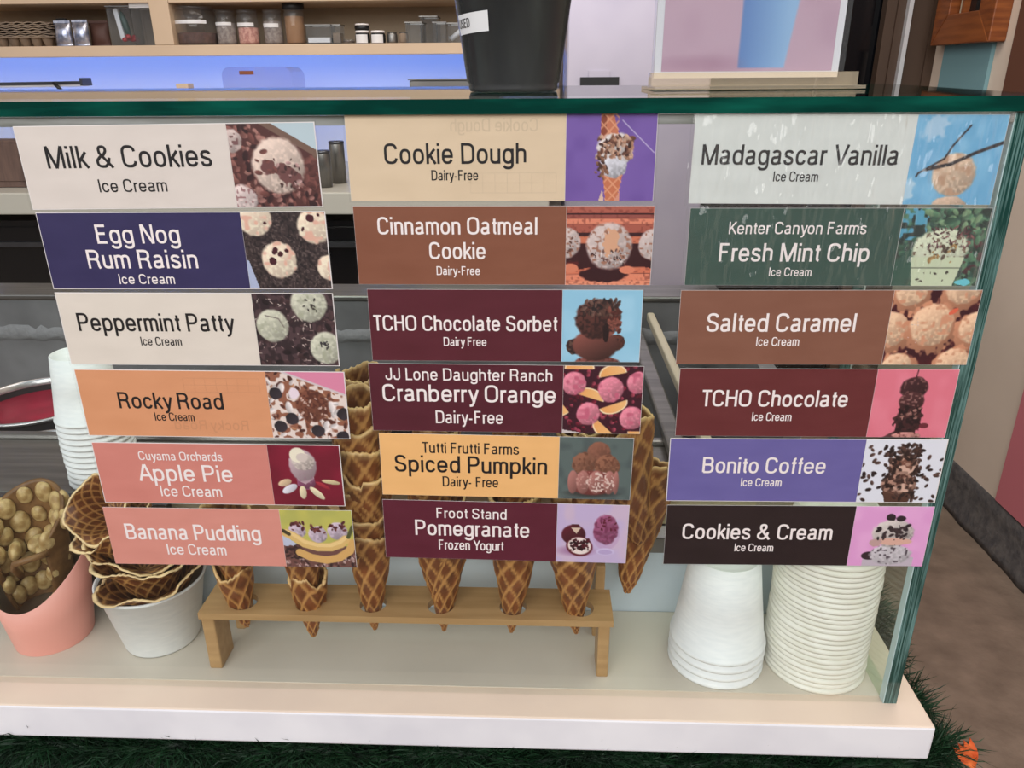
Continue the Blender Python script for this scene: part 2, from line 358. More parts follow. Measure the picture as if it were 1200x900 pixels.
for y in ys:
    for a, b in pr: vs.append((1.33+a-(rr.uniform(0, .005) if b < .03 and a else 0), y, b))
cv.add(vs, [(i*7+k, (i+1)*7+k, (i+1)*7+k+1, i*7+k+1) for i in range(79) for k in range(6)], 0, True)
struct('baseboard_right', cv, M['base'])
# paint panels on the right wall are thin boards
t = thing('painted_panel', 'dusty teal painted board under the wood framed window', 'panel'); MB().box(1.318, 1.3295, 1.755, 2.045, .9, 1.40).build('board', M['teal'], t)
t = thing('painted_panel', 'dusty pink board low on the cream wall at right', 'panel'); MB().box(1.322, 1.3295, .2, 1.235, .145, 1.05).build('board', M['pinkwall'], t)
t = thing('painted_panel', 'brown board on the cream wall at the top right corner', 'panel'); MB().box(1.312, 1.3295, 1.2, 1.64, 1.16, 1.8).build('board', M['brownwall'], t)
wf = tag(bpy.data.objects.new('window_1', None), kind='structure'); C.objects.link(wf); wf.location = (1.33, 1.89, 1.38)
fx0, fx1 = -.05, 0
W2, B, Hh = .18, .088, .5
def frame_board(pts, m):
    mb = MB(); n = len(pts); v = [(fx0, a, b) for a, b in pts]+[(fx1, a, b) for a, b in pts]
    mb.add(v, [tuple(range(n))[::-1], tuple(range(n, 2*n))]+[(i, (i+1) % n, (i+1) % n+n, i+n) for i in range(n)]); return mb.build('frame_board', m, wf, bevel=.003)
frame_board([(-W2, 0), (W2, 0), (W2-B, B), (-W2+B, B)], M['wood'])
frame_board([(-W2, 0), (-W2+B, B), (-W2+B, Hh-B), (-W2, Hh)], M['wood2'])
frame_board([(W2, 0), (W2, Hh), (W2-B, Hh-B), (W2-B, B)], M['wood2'])
frame_board([(-W2, Hh), (-W2+B, Hh-B), (W2-B, Hh-B), (W2, Hh)], M['wood'])
MB().box(-.012, -.004, -W2+B-.002, W2-B+.002, B-.002, Hh-B+.002).build('pane', M['black_gloss'], wf)
MB().box(-.03, -.012, .055, .063, B, Hh-B).build('sash_bar', M['creambeam'], wf)
MB().box(-.03, -.012, .040, .0545, B, Hh-B).build('sash_edge', M['wood'], wf)

# the dark doorway and door beyond
struct('wall_doorway', MB().box(1.30, 1.50, 2.13, 2.2, 0, 2.7), M['doorbrown'])
dd = tag(bpy.data.objects.new('door_1', None), kind='structure'); C.objects.link(dd); dd.location = (1.1, 2.12, 0)
MB().box(.085, .225, .02, .06, 0, 2.3).build('leaf', M['doorbrown'], dd)
MB().box(.112, .126, -.002, .02, 0, 2.3, rot=(0, 0, 0)).build('silver_strip', M['silver'], dd)
MB().box(.052, .085, .03, .07, 0, 2.3).build('jamb', M['doorbrown'], dd)
db = tag(bpy.data.objects.new('doorway_dark', None), kind='structure'); C.objects.link(db); db.location = (.75, 2.2, 0)
MB().box(-.28, .44, 0, .04, 0, 2.3).build('leaf', M['black_gloss'], db)  # black sheet stands in for the darkness of the doorway
MB().box(.21, .218, -.006, 0, .9, 2.1).build('seam', M['steel_dark'], db)

# satin fridge / steel panel behind the bucket
t = thing('upright_refrigerator', 'satin lilac steel cabinet door behind the black bucket and poster', 'refrigerator', (.24, 1.92, 0))
MB().box(-.165, .3, 0, .5, 0, 1.95).build('body', M['lilac'], t, bevel=.006)
a = at(680, 92, 1.915); b = at(725, 100, 1.915)
MB().box(a.x-.24, b.x-.24, -.012, 0, b.z, a.z+.004).build('handle_slot', M['black'], t)
a = at(690, 83, 1.915); b = at(714, 92, 1.915)
MB().box(a.x-.24, b.x-.24, -.008, 0, b.z, a.z).build('latch_plate', M['lilac'], t)

# ------------------------------------------------------------------ display case
TILT = .85
t = thing('display_counter_base', 'white edged cream ledge and dark cabinet carrying the glass case', 'counter', (0, 0, 0))
MB().box(-1.4, .481, -.038, .1685, .513, .5645, faces={2: 1, 1: 1, 0: 1}).build('ledge', [M['laminate'], M['lam_white']], t, bevel=.003)
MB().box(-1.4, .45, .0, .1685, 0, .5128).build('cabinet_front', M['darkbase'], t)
MB().box(-1.25, .4325, .012, .1682, .5645, .5657).build('niche_floor', M['niche'], t)
# case of glass
t = thing('glass_display_case', 'clear glass display case with thick green edges holding the flavor signs', 'display case', (0, 0, 0))
MB().box(-1.3, .4325, .0, .010, .566, 1.2565).build('front_pane', M['pane'], t)
MB().box(-1.3, .4325, -.0002, .0095, 1.2567, 1.2655).build('top_rail', mat('clear_grey_rail', (118, 120, 114), .25, c2=(160, 162, 160), scale=8, stretch=(1, 1, 10)), t)
MB().box(.433, .449, 0, .30, .5648, 1.2655, faces={2: 1, 3: 1}).build('side_pane', [M['plate'], M['edge_pale']], t)
MB().box(.4322, .4332, -.0001, .011, .5648, 1.2655).build('mitre_seam', mat('pale_seam', (176, 200, 200), .3), t)
pl = MB().box(-1.35, .47, 0, .40, 0, .0135, faces={2: 1, 3: 1, 0: 1, 1: 1}).build('top_plate', [M['plate'], M['edge']], t, loc=(0, -.006, 1.2662))
pl.rotation_euler.x = math.radians(TILT)

# dipping cabinet behind the niche
t = thing('dipping_cabinet', 'stainless ice cream dipping cabinet with round tub wells behind the display', 'freezer', (0, .17, 0))
MB().box(-.53, .43, 0, .02, .5645, .668).build('back_panel', M['white_panel'], t)
MB().box(-.53, .43, -.002, .02, .6685, .6905).build('steel_band', M['steel'], t)
MB().box(-.53, .43, .002, .03, .691, .708).build('white_ledge', M['lam_white'], t)
MB().box(-.53, .43, .008, .03, .7085, .765).build('cream_upstand', M['creambeam'], t)
MB().box(-.53, .43, .006, .0078, .7085, .711).build('dark_joint', M['black'], t)
MB().box(-1.5, -.532, 0, .03, .5645, .734).build('shaded_back_panel', M['shade_panel'], t)  # left end of the back panel, its shade put into the colour
MB().box(-1.5, .43, .031, .205, .722, .734).build('deck', M['steel'], t, bevel=.003)
MB().box(-1.5, .43, .206, .226, .722, .742).build('rail', M['steel'], t, bevel=.006)
MB().box(-1.5, .43, .031, .83, .18, .20).build('well_floor', M['steel_dark'], t)
MB().box(-1.5, .43, .83, .86, .2, .80).build('well_back', M['frost'], t)
MB().box(-1.5, .43, .826, .94, .801, .815).build('back_rim', M['steel'], t, bevel=.004)
mb = MB(); vs = []; rr = random.Random(8)
n = 120
for i in range(n+1):
    x = -1.5+1.9*i/n; h = rr.uniform(.0, .014)
    vs += [(x, .829, .70-rr.uniform(0, .006)), (x, .822-rr.uniform(0, .01), .712), (x, .829, .725+h)]
mb.add(vs, [(i*3+k, (i+1)*3+k, (i+1)*3+k+1, i*3+k+1) for i in range(n) for k in (0, 1)], 0, True); mb.build('frost_line', M['ice'], t)
MB().box(.40, .43, .227, .83, .201, .80).build('well_side', M['frost'], t)
MB().box(.245, .262, .04, .80, .765, .785).build('divider_rail', M['creambeam'], t, bevel=.004)
MB().box(.20, .231, .06, .82, .74, .757).build('steel_slide', M['steel'], t, bevel=.004)
sk = MB().box(.04, .30, .0065, .0078, .7115, .764).build('sticker', M['sticker'], t)
for ch, zz in (('N', .751), ('U', .7385), ('B', .726)):
    text_mesh('lettering', ch, .1415, .1505, zz, .009, M['ink'], sk, z=.0062, bold=.02)
# tubs of ice cream
def tub(label, c, r, zr, fill, fz):
    t = thing('ice_cream_tub', label, 'tub', (c[0], c[1], .2), group='ice cream tubs')
    z = zr-.2
    MB().lathe([(r*.92, .0), (r, z-.004)], n=48).build('side', M['tubblack'], t)
    MB().lathe([(r-.002, z-.006), (r+.003, z-.005), (r+.004, z), (r, z+.003), (r-.004, z), (r-.005, z-.012)], n=48).build('rim', M['tubrim'], t)
    MB().lathe([(r-.004, z-.004), (r*.96, fz-.2)], n=48).build('liner', M['tubblack'], t)
    mb = MB().lathe([(r*.96, fz-.2), (r*.9, fz-.19), (r*.5, fz-.205), (.0, fz-.2)], n=48); mb.build('ice_cream', fill, t)
tub('black tub of crimson sorbet with a metal rim, at the far left', (-1.015, .625), .125, .70, M['crimson'], .668)
tub('dark tub of tan ice cream with a metal rim, cut by the left frame edge', (-1.105, .372), .112, .70, M['tan'], .66)
tub('dark empty looking tub in front of the crimson sorbet', (-.865, .372), .112, .70, M['tubblack'], .62)
tub('dark tub behind the left column of signs', (-.74, .66), .122, .70, M['greycandy'], .62)
tub('dark tub in the middle of the dipping cabinet', (-.30, .63), .122, .70, M['cocoa'], .62)

# back counter, worktop and appliances
t = thing('back_counter', 'long cream back counter over black undercounter appliances', 'counter', (0, 1.6, 0))
MB().box(-3, .02, 0, .9, .905, .972).build('worktop', M['worktop'], t, bevel=.004)
MB().box(-3, .02, .04, .9, 0, .88).build('appliance_front', M['black_gloss'], t)
for k in range(6):
    MB().box(-2.9+k*.48, -2.46+k*.48, .03, .04, .06, .86).build('appliance_door', M['black_gloss'], t)
    MB().box(-2.88+k*.48, -2.48+k*.48, .015, .028, .80, .815).build('handle', M['steel_dark'], t)

struct('wall_backsplash', MB().box(-3.5, .06, 2.5, 2.56, .972, 2.7), M['splash'])
# shelf unit
t = thing('wall_shelf_unit', 'cream wall shelf unit with a divider above the blue lit backsplash', 'shelf', (0, 2.2, 0))
MB().box(-3.2, .06, .02, .2845, 1.392, 1.408).build('shelf_board', M['cabinet'], t)
MB().box(-3.2, .06, 0, .0195, 1.371, 1.408).build('front_lip', M['cabinet'], t, bevel=.002)
MB().box(-1.395, -1.325, 0, .299, 1.4085, 1.95).build('divider', M['cabinet'], t, bevel=.002)
MB().box(-3.2, .06, 0, .30, 1.545, 1.57).build('upper_board', M['cabinet'], t, bevel=.002) if False else None
MB().box(-3.2, .06, .285, .2995, 1.4085, 1.95).build('back_board', M['cabinet_in'], t)
a = at(90, 4, 2.2)
MB().box(-3.2, -1.396, 0, .284, a.z, a.z+.03).build('upper_board', M['cabinet'], t, bevel=.002)
a = at(400, 1, 2.2)
MB().box(-1.324, .06, 0, .284, a.z, a.z+.03).build('upper_board', M['cabinet'], t, bevel=.002)
t = thing('led_light_bar', 'blue LED light bar hidden behind the lip of the wall shelf', 'lamp', (0, 2.222, 1.372))
MB().box(-3.1, -.03, 0, .006, 0, .0195).build('housing', M['lam_white'], t)
MB().add([(-3.1, .0065, .001), (-.03, .0065, .001), (-.03, .0065, .016), (-3.1, .0065, .016)], [(0, 1, 2, 3)]).build('strip', M['led'], t)

# ================================================================== PRINTED PHOTOS
def vnoise(rs, h, w, cell):
    gh, gw = max(2, int(h/cell)+2), max(2, int(w/cell)+2); g = rs.rand(gh, gw)
    y = np.linspace(0, gh-1.001, h); x = np.linspace(0, gw-1.001, w); yi = y.astype(int); xi = x.astype(int)
    fy = (y-yi)[:, None]; fx = (x-xi)[None]; fy = fy*fy*(3-2*fy); fx = fx*fx*(3-2*fx)
    a = g[yi][:, xi]; b = g[yi][:, xi+1]; c = g[yi+1][:, xi]; d = g[yi+1][:, xi+1]
    return (a*(1-fx)+b*fx)*(1-fy)+(c*(1-fx)+d*fx)*fy
class Pic:
    def __init__(s, w, h, bgc, seed=1):
        s.w, s.h = w, h; s.rs = np.random.RandomState(seed); s.a = np.ones((h, w, 3))*np.array(bgc, float)
        s.asp = w/h; s.X, s.Y = np.meshgrid((np.arange(w)+.5)/w, (np.arange(h)+.5)/h)
    def put(s, m, c): m = np.clip(m, 0, 1)[..., None]; s.a = s.a*(1-m)+np.array(c, float)*m
    def mottle(s, c, cell=4, lo=.5, hi=.7, mask=1, k=1): s.put(np.clip((vnoise(s.rs, s.h, s.w, cell)-lo)/(hi-lo), 0, 1)*mask*k, c)
    def ellm(s, cx, cy, rx, ry, rot=0, soft=.08, rag=0):
        dx = (s.X-cx)*s.asp; dy = s.Y-cy; c, n = math.cos(rot), math.sin(rot)
        u = (dx*c+dy*n)/(rx*s.asp); v = (-dx*n+dy*c)/ry; d = np.sqrt(u*u+v*v)
        if rag: d = d+(vnoise(s.rs, s.h, s.w, 5)-.5)*rag
        return np.clip((1-d)/soft+.5, 0, 1), u, v
    def ell(s, cx, cy, rx, ry, c, rot=0, soft=.12, rag=0, sh=0):
        m, u, v = s.ellm(cx, cy, rx, ry, rot, soft, rag)
        col = np.array(c, float)[None, None]*np.clip(1-sh*np.clip(.35+.5*v+.35*u, -.15, 1.2), 0, 1.3)[..., None] if sh else np.array(c, float)
        m3 = m[..., None]; s.a = s.a*(1-m3)+col*m3
        return m
    def scoop(s, cx, cy, r, c, mot=None, cell=3, lo=.6, hi=.75, sh=.35, rag=.12, ry=None):
        ry = ry or r*s.asp
        m = s.ell(cx, cy, r, ry, c, rag=rag, sh=sh)
        s.mottle(tuple(min(255, x*1.12) for x in c), 3, .45, .8, m, .5)
        if mot: s.mottle(mot, cell, lo, hi, m)
        return m
    def poly(s, pts, c, k=1):
        m = np.ones_like(s.X)
        ins = np.zeros_like(s.X, bool); n = len(pts); j = n-1
        for i in range(n):
            xi, yi = pts[i]; xj, yj = pts[j]
            cond = ((yi > s.Y) != (yj > s.Y)) & (s.X < (xj-xi)*(s.Y-yi)/((yj-yi) or 1e-9)+xi); ins ^= cond; j = i
        s.put(ins*k, c)
    def line(s, x0, y0, x1, y1, w, c, k=1):
        dx, dy = (x1-x0)*s.asp, y1-y0; l2 = dx*dx+dy*dy or 1e-9
        t = np.clip((((s.X-x0)*s.asp)*dx+(s.Y-y0)*dy)/l2, 0, 1)
        d = np.hypot((s.X-x0)*s.asp-t*dx, s.Y-y0-t*dy); s.put(np.clip((w-d)/.008+.5, 0, 1)*k, c)
    def bits(s, n, cols, r0, r1, reg=(0, 0, 1, 1), sh=.3, elong=1.8):
        for i in range(n):
            r = s.rs.uniform(r0, r1); c = cols[s.rs.randint(len(cols))]
            s.ell(s.rs.uniform(reg[0], reg[2]), s.rs.uniform(reg[1], reg[3]), r/s.asp*elong**.5, r/elong**.5, c, s.rs.uniform(0, 3.1), .3, sh=sh)
    def lattice(s, m, c, k=12):
        q = np.maximum(np.abs(np.sin((s.X*s.asp+s.Y)*PI*k/2)), np.abs(np.sin((s.X*s.asp-s.Y)*PI*k/2)))
        s.put(np.clip((q-.93)/.05, 0, 1)*m*.8, c)
    def mesh(s, W, H):
        X, Z = np.meshgrid(np.linspace(0, W, s.w), np.linspace(H, 0, s.h))
        V = np.stack([X, np.zeros_like(X), Z], -1).reshape(-1, 3)
        i = np.arange((s.h-1)*s.w).reshape(s.h-1, s.w)[:, :-1].ravel()
        Fc = np.stack([i, i+s.w, i+s.w+1, i+1], 1)
        a = np.clip(s.a, 0, 255)/255; L = np.where(a <= .04045, a/12.92, ((a+.055)/1.055)**2.4).reshape(-1, 3)
        return rawmesh('photo', V, Fc, L, M['print'], False)
PW, PH = 112, 100
def p_milk():
    p = Pic(PW, PH, (92, 54, 52), 1); p.poly([(.45, 0), (1, 0), (1, .42)], (184, 204, 214)); p.line(.38, 0, 1.0, .40, .045, (112, 86, 74))
    p.poly([(.02, .0), (.5, 0), (.95, .36), (.95, 1), (0, 1)], (84, 48, 46))
    p.line(.40, -.02, 1.02, .38, .04, (118, 92, 80)); p.poly([(.50, 0), (1.01, 0), (1.01, .33)], (188, 206, 214))
    p.bits(120, [(126, 76, 70), (98, 56, 52), (150, 98, 90), (60, 32, 34), (174, 124, 114)], .02, .055, (0, .05, .42, 1)); p.bits(90, [(126, 76, 70), (98, 56, 52), (170, 120, 112), (60, 32, 34)], .02, .05, (.3, .66, 1, 1)); p.bits(25, [(126, 76, 70), (98, 56, 52)], .02, .05, (.78, .42, 1, .8))
    p.scoop(.04, .2, .12, (216, 196, 190), (120, 84, 84)); p.scoop(.08, .92, .17, (226, 208, 204), (160, 120, 120))
    p.scoop(.54, .50, .30, (228, 206, 192), None, rag=.06); p.ell(.42, .52, .09, .09, (110, 70, 68), rag=.5); p.ell(.66, .62, .15, .11, (112, 72, 70), .6, rag=.7); p.bits(26, [(96, 62, 60), (200, 160, 156), (70, 44, 44)], .01, .03, (.5, .42, .78, .78)); p.bits(8, [(126, 76, 70)], .02, .04, (.3, .3, .5, .6))
    return p
def p_egg():
    p = Pic(PW, PH, (58, 46, 46), 2); p.mottle((92, 78, 76), 2.2, .55, .8); p.mottle((34, 26, 28), 3, .55, .75); p.bits(200, [(84, 66, 64), (40, 30, 32), (112, 94, 92)], .006, .016, elong=4)
    for x, y, r in ((.16, .08, .20), (.86, .18, .20), (.40, .62, .21), (1.0, .72, .15)): p.scoop(x, y, r, (244, 224, 200), (226, 178, 158), 7, .6, .85, .22, .08)
    for x, y, a, b in ((.36, .50, .03, .05), (.42, .54, .035, .035), (.32, .63, .045, .05), (.50, .50, .025, .025), (.82, .08, .05, .05), (.72, .22, .015, .03), (.28, .14, .02, .02), (.92, .04, .02, .02)): p.ell(x, y, a, b, (70, 26, 36), .5, rag=.3)
    p.poly([(0, .62), (.03, .62), (.12, 1), (0, 1)], (176, 186, 214)); return p
def p_pepper():
    p = Pic(PW, PH, (50, 36, 40), 3); p.mottle((78, 58, 62), 5, .5, .6); p.bits(130, [(206, 184, 176), (160, 132, 130), (72, 48, 50), (232, 214, 204)], .006, .018, elong=4); p.bits(60, [(66, 44, 46), (84, 60, 62), (36, 24, 28)], .02, .05)
    for x, y, r in ((.22, .44, .20), (.70, .14, .22), (.86, .75, .20)): p.scoop(x, y, r, (208, 208, 188), (170, 172, 150), 5, .6, .9, .3, .06)
    p.line(.14, .3, .3, .34, .008, (120, 110, 104)); p.line(.3, .34, .36, .46, .008, (130, 120, 112)); p.bits(14, [(60, 56, 60)], .008, .02, (.78, .66, .92, .76)); p.bits(9, [(60, 50, 50)], .008, .02, (.6, .05, .8, .25)); return p
def p_rocky():
    p = Pic(PW, PH, (232, 216, 208), 4); p.mottle((150, 96, 74), 6, .5, .62); p.bits(110, [(138, 82, 62), (104, 58, 46), (236, 222, 218), (196, 140, 104), (82, 44, 38)], .015, .04)
    p.bits(22, [(246, 236, 234)], .03, .07)
    for x, y in ((.10, .32), (.28, .70), (.60, .88), (.95, .62), (.12, .82), (.92, .97)): p.ell(x, y, .085, .09, (44, 38, 44), rag=.15, sh=-.4)
    p.scoop(.56, .50, .21, (124, 74, 58), (90, 48, 38), 3, .5, .7, .2); p.bits(16, [(226, 190, 176)], .01, .022, (.4, .3, .75, .7)); p.ell(.34, .32, .06, .08, (236, 220, 230), rag=.2)
    p.poly([(.22, 0), (1, 0), (1, .35)], (222, 138, 168)); p.line(.2, 0, 1, .34, .014, (214, 200, 204)); return p
def p_apple():
    p = Pic(PW, PH, (116, 22, 44), 5); p.mottle((134, 26, 52), 30, .3, .9)
    p.poly([(.36, .56), (.62, .56), (.60, .68), (.52, .73), (.42, .72), (.37, .66)], (150, 84, 116)); p.ell(.50, .62, .12, .1, (142, 80, 110), sh=.3)
    p.poly([(.28, .22), (.66, .26), (.60, .56), (.48, .64), (.38, .58)], (186, 156, 166)); p.ell(.47, .33, .19, .26, (196, 172, 178), sh=.3, rag=.05); p.scoop(.48, .27, .16, (214, 200, 192), None, ry=.14)
    p.ell(.41, .16, .11, .12, (240, 232, 210), -.5); p.ell(.47, .20, .08, .07, (214, 200, 192)); p.mottle((150, 110, 128), 4, .6, .8, p.ellm(.48, .56, .12, .1)[0], .7)
    for x, y, rx, ry, r, c in ((.19, .62, .10, .055, -.35, (226, 196, 160)), (.25, .72, .12, .06, -.5, (232, 230, 240)), (.43, .78, .05, .11, 0, (236, 222, 184)), (.63, .79, .13, .05, .75, (238, 226, 190)), (.72, .66, .11, .03, .5, (176, 50, 66)), (.84, .60, .13, .035, .15, (222, 204, 160))): p.ell(x, y, rx, ry, c, r, sh=.2)
    return p
def p_banana():
    p = Pic(PW, PH, (182, 180, 96), 6); p.mottle((196, 190, 96), 20, .4, .8); p.poly([(0, .62), (1, .62), (1, 1), (0, 1)], (112, 76, 70)); p.poly([(0, .42), (.2, .6), (.2, .66), (0, .62)], (190, 196, 216))
    p.bits(90, [(170, 130, 124), (96, 64, 60), (206, 176, 170), (66, 44, 44)], .015, .035, (0, .80, 1, 1)); p.bits(30, [(96, 64, 60), (60, 40, 40)], .02, .04, (0, .62, .25, .85))
    for x, y, r in ((.22, .36, .12), (.50, .42, .13), (.78, .36, .14)): p.scoop(x, y, r, (206, 188, 204), None, ry=r*1.1); p.bits(12, [(94, 42, 48), (120, 62, 60)], .015, .035, (x-r*.8, y-r*1.2, x+r*.8, y-r*.1))
    pts = [(.06, .40), (.16, .46), (.30, .58), (.48, .64), (.66, .64), (.80, .58), (.88, .50)]
    for (a, b), (c, d) in zip(pts, pts[1:]): p.line(a, b, c, d, .072, (220, 184, 116))
    for (a, b), (c, d) in zip(pts, pts[1:]): p.line(a, b-.03, c, d-.03, .03, (236, 204, 140))
    pts = [(.22, .74), (.38, .83), (.58, .87), (.76, .83), (.92, .70), (.98, .56)]
    for (a, b), (c, d) in zip(pts, pts[1:]): p.line(a, b, c, d, .065, (214, 170, 104))
    p.line(.02, .36, .1, .42, .03, (70, 62, 44)); p.line(.92, .46, .99, .28, .03, (82, 86, 50)); return p
def p_cone():
    p = Pic(PW, PH, (120, 92, 168), 7); p.mottle((112, 84, 160), 20, .4, .8)
    p.poly([(.38, 0), (.52, 0), (.60, .30), (.38, .32)], (196, 118, 88)); p.poly([(.42, .70), (.66, .60), (.58, 1), (.46, 1)], (198, 116, 82)); p.poly([(.38, 0), (.44, 0), (.46, .30), (.38, .32)], (140, 70, 50))
    mk = ((np.abs(p.Y-.15) < .16) & (p.X > .38) & (p.X < .58)) | ((p.Y > .64) & (p.X > .43+.04*(p.Y-.6)) & (p.X < .68-.25*(p.Y-.6))); p.lattice(mk*1., (226, 164, 128), 15)
    p.scoop(.54, .42, .20, (216, 208, 206), None, rag=.25, ry=.2); p.scoop(.54, .60, .15, (214, 214, 222), None, rag=.25, ry=.13)
    p.bits(95, [(186, 138, 112), (120, 76, 60), (214, 176, 152), (74, 44, 38)], .015, .034, (.36, .26, .74, .50)); p.bits(25, [(150, 104, 80), (84, 52, 44)], .015, .03, (.34, .48, .48, .74)); p.line(.62, .08, .98, .44, .006, (190, 178, 214)); p.poly([(.38, 1), (.42, .86), (.44, 1)], (222, 190, 170)); p.poly([(.56, 1), (.62, .86), (.62, 1)], (214, 150, 130)); return p
def p_cinn():
    p = Pic(PW, PH, (58, 22, 26), 8)
    for y, h, c in ((.04, .05, (176, 96, 80)), (.13, .02, (150, 80, 72)), (.19, .035, (224, 138, 110)), (.28, .05, (170, 92, 76)), (.42, .045, (206, 118, 88)), (.70, .02, (90, 30, 30)), (.89, .045, (226, 138, 108)), (.97, .035, (232, 150, 118)), (.8, .04, (212, 120, 90))):
        p.line(-.05, y+.02*(y > .5), 1.05, y, h, c)
        p.mottle((120, 56, 48), 3, .6, .8, (np.abs(p.Y-y) < h)*1., .5)
    p.ell(.45, .86, .28, .10, (54, 18, 24), rag=.2); p.poly([(.15, .5), (1, .48), (1, .78), (.6, .70), (.15, .8)], (56, 20, 24)); p.ell(.72, .8, .09, .05, (222, 134, 104)); p.ell(.06, .78, .09, .06, (216, 130, 100))
    for x, y, r in ((.50, .50, .26), (.0, .46, .17), (1.02, .48, .18)): m = p.scoop(x, y, r, (206, 190, 186), (160, 112, 92), 3, .62, .8, .25, .06)
    p.ell(.52, .46, .09, .16, (216, 166, 134), rag=.7); p.bits(36, [(120, 84, 80), (236, 224, 222), (76, 44, 42)], .008, .02, (.3, .55, .7, .74)); p.bits(14, [(110, 70, 60)], .008, .02, (-.05, .3, .14, .6)); return p
def p_choc():
    p = Pic(PW, PH, (148, 200, 226), 9); p.mottle((160, 208, 232), 20, .4, .8)
    p.scoop(.16, .78, .10, (52, 32, 32), (96, 70, 60)); p.scoop(.70, .72, .10, (96, 54, 46), (50, 28, 26)); p.scoop(.45, 1.02, .30, (132, 78, 72), (84, 44, 40), ry=.10)
    p.ell(.43, .76, .29, .22, (128, 74, 66), sh=.55, rag=.05); p.scoop(.45, .40, .28, (92, 52, 46), (50, 28, 28), 3, .5, .7, .45, .1, ry=.27)
    p.bits(90, [(38, 30, 32), (90, 62, 54), (60, 42, 40), (122, 90, 80)], .015, .034, (.25, .13, .72, .34)); p.bits(40, [(142, 82, 70), (92, 46, 40)], .015, .035, (.58, .26, .74, .62)); p.ell(.56, .58, .04, .13, (34, 16, 18), rag=.3); return p
def p_cran():
    p = Pic(PW, PH, (60, 16, 34), 10); p.bits(150, [(138, 34, 60), (100, 20, 42), (176, 70, 92), (76, 14, 32)], .02, .036, elong=1.1, sh=.5)
    for x, y, rx, ry, r in ((.2, .05, .17, .12, 0), (.62, .13, .16, .10, -.2), (.34, .46, .17, .09, .3), (.64, .56, .17, .09, -.35), (.55, .90, .17, .10, .75), (.02, .6, .09, .12, .9), (.93, .96, .08, .1, 0)):
        m, u_, v_ = p.ellm(x, y, rx*1.1, ry*1.5, r); sg = -1 if y < .5 else 1; cut = np.clip((v_*sg+.05)/.08, 0, 1); p.put(m*cut, (250, 226, 186)); m2 = p.ellm(x, y, rx*.98, ry*1.3, r)[0]; p.put(m2*cut, (238, 172, 104)); p.put(m2*cut*np.clip(.5+u_, 0, 1)*.5, (246, 204, 142))
    for x, y, r in ((.14, .26, .15), (.60, .34, .16), (.33, .70, .15), (.94, .24, .14), (.88, .76, .15)): p.scoop(x, y, r, (232, 140, 160), (200, 100, 126), 6, .55, .8, .35, .08)
    p.poly([(0, .94), (.3, 1), (0, 1)], (206, 196, 196)); return p
def p_pump():
    p = Pic(PW, PH, (92, 106, 104), 11); p.mottle((80, 92, 92), 16, .4, .8); p.ell(.46, .90, .34, .06, (60, 62, 60), soft=.6)
    p.scoop(.54, .25, .16, (140, 92, 74), None, rag=.05); p.scoop(.34, .42, .16, (142, 96, 76), (110, 70, 54), 4); p.scoop(.66, .46, .17, (146, 98, 76), (112, 70, 54), 3)
    p.ell(.47, .73, .33, .20, (126, 62, 58), sh=.2)
    for x, rx in ((.20, .07), (.34, .09), (.52, .11), (.70, .08), (.79, .04)): p.ell(x, .72, rx, .19, (176, 118, 110), sh=.3)
    p.mottle((230, 206, 196), 2.5, .52, .66, p.ellm(.58, .72, .20, .17)[0], .9); p.mottle((206, 160, 150), 2.5, .6, .7, p.ellm(.36, .68, .12, .15)[0], .6); return p
def p_pome():
    p = Pic(PW, PH, (196, 178, 214), 12); p.mottle((206, 184, 208), 20, .4, .8); p.ell(.28, .80, .24, .08, (170, 130, 168), soft=.8)
    p.ell(.24, .52, .17, .17, (90, 28, 42), sh=.4); p.poly([(.2, .4), (.34, .4), (.28, .5)], (214, 190, 170)); p.line(.22, .36, .30, .36, .02, (80, 30, 36))
    p.ell(.33, .72, .19, .17, (96, 26, 40), .2); p.ell(.33, .71, .165, .145, (236, 222, 216), .2); p.bits(60, [(66, 16, 28), (88, 22, 36), (40, 10, 20)], .015, .028, (.20, .60, .46, .80), elong=1.2)
    m = p.ellm(.70, .50, .19, .27)[0]; p.put(m*.5, (188, 150, 190)); p.ell(.70, .80, .13, .06, (206, 192, 226)); p.ell(.70, .81, .10, .04, (184, 164, 206))
    p.scoop(.69, .42, .17, (156, 86, 122), (120, 54, 86), 4, .55, .8, .3, .12, ry=.25); p.bits(14, [(104, 28, 50)], .012, .024, (.56, .2, .84, .45)); return p
def p_van():
    p = Pic(PW, PH, (112, 178, 218), 13); p.mottle((128, 190, 226), 18, .4, .8); p.put(p.ellm(.22, .14, .13, .12, -.6, .5, .9)[0]*.6, (206, 220, 236)); p.put(p.ellm(.04, .84, .06, .12, 0, .5, .9)[0]*.6, (226, 236, 242))
    p.scoop(.53, 1.02, .20, (216, 186, 162), None, ry=.12); p.scoop(.52, .66, .24, (224, 196, 170), (190, 152, 124), 6, .58, .85, .3, .06, ry=.24)
    for a in ((.60, .12, .45, .33), (.45, .33, .38, .48), (.38, .48, .12, .64), (.12, .64, .10, .68)): p.line(*a, .012, (44, 30, 34))
    for a in ((1.0, .30, .70, .42), (.70, .42, .46, .54), (.46, .54, .2, .60)): p.line(*a, .02, (38, 28, 34))
    return p
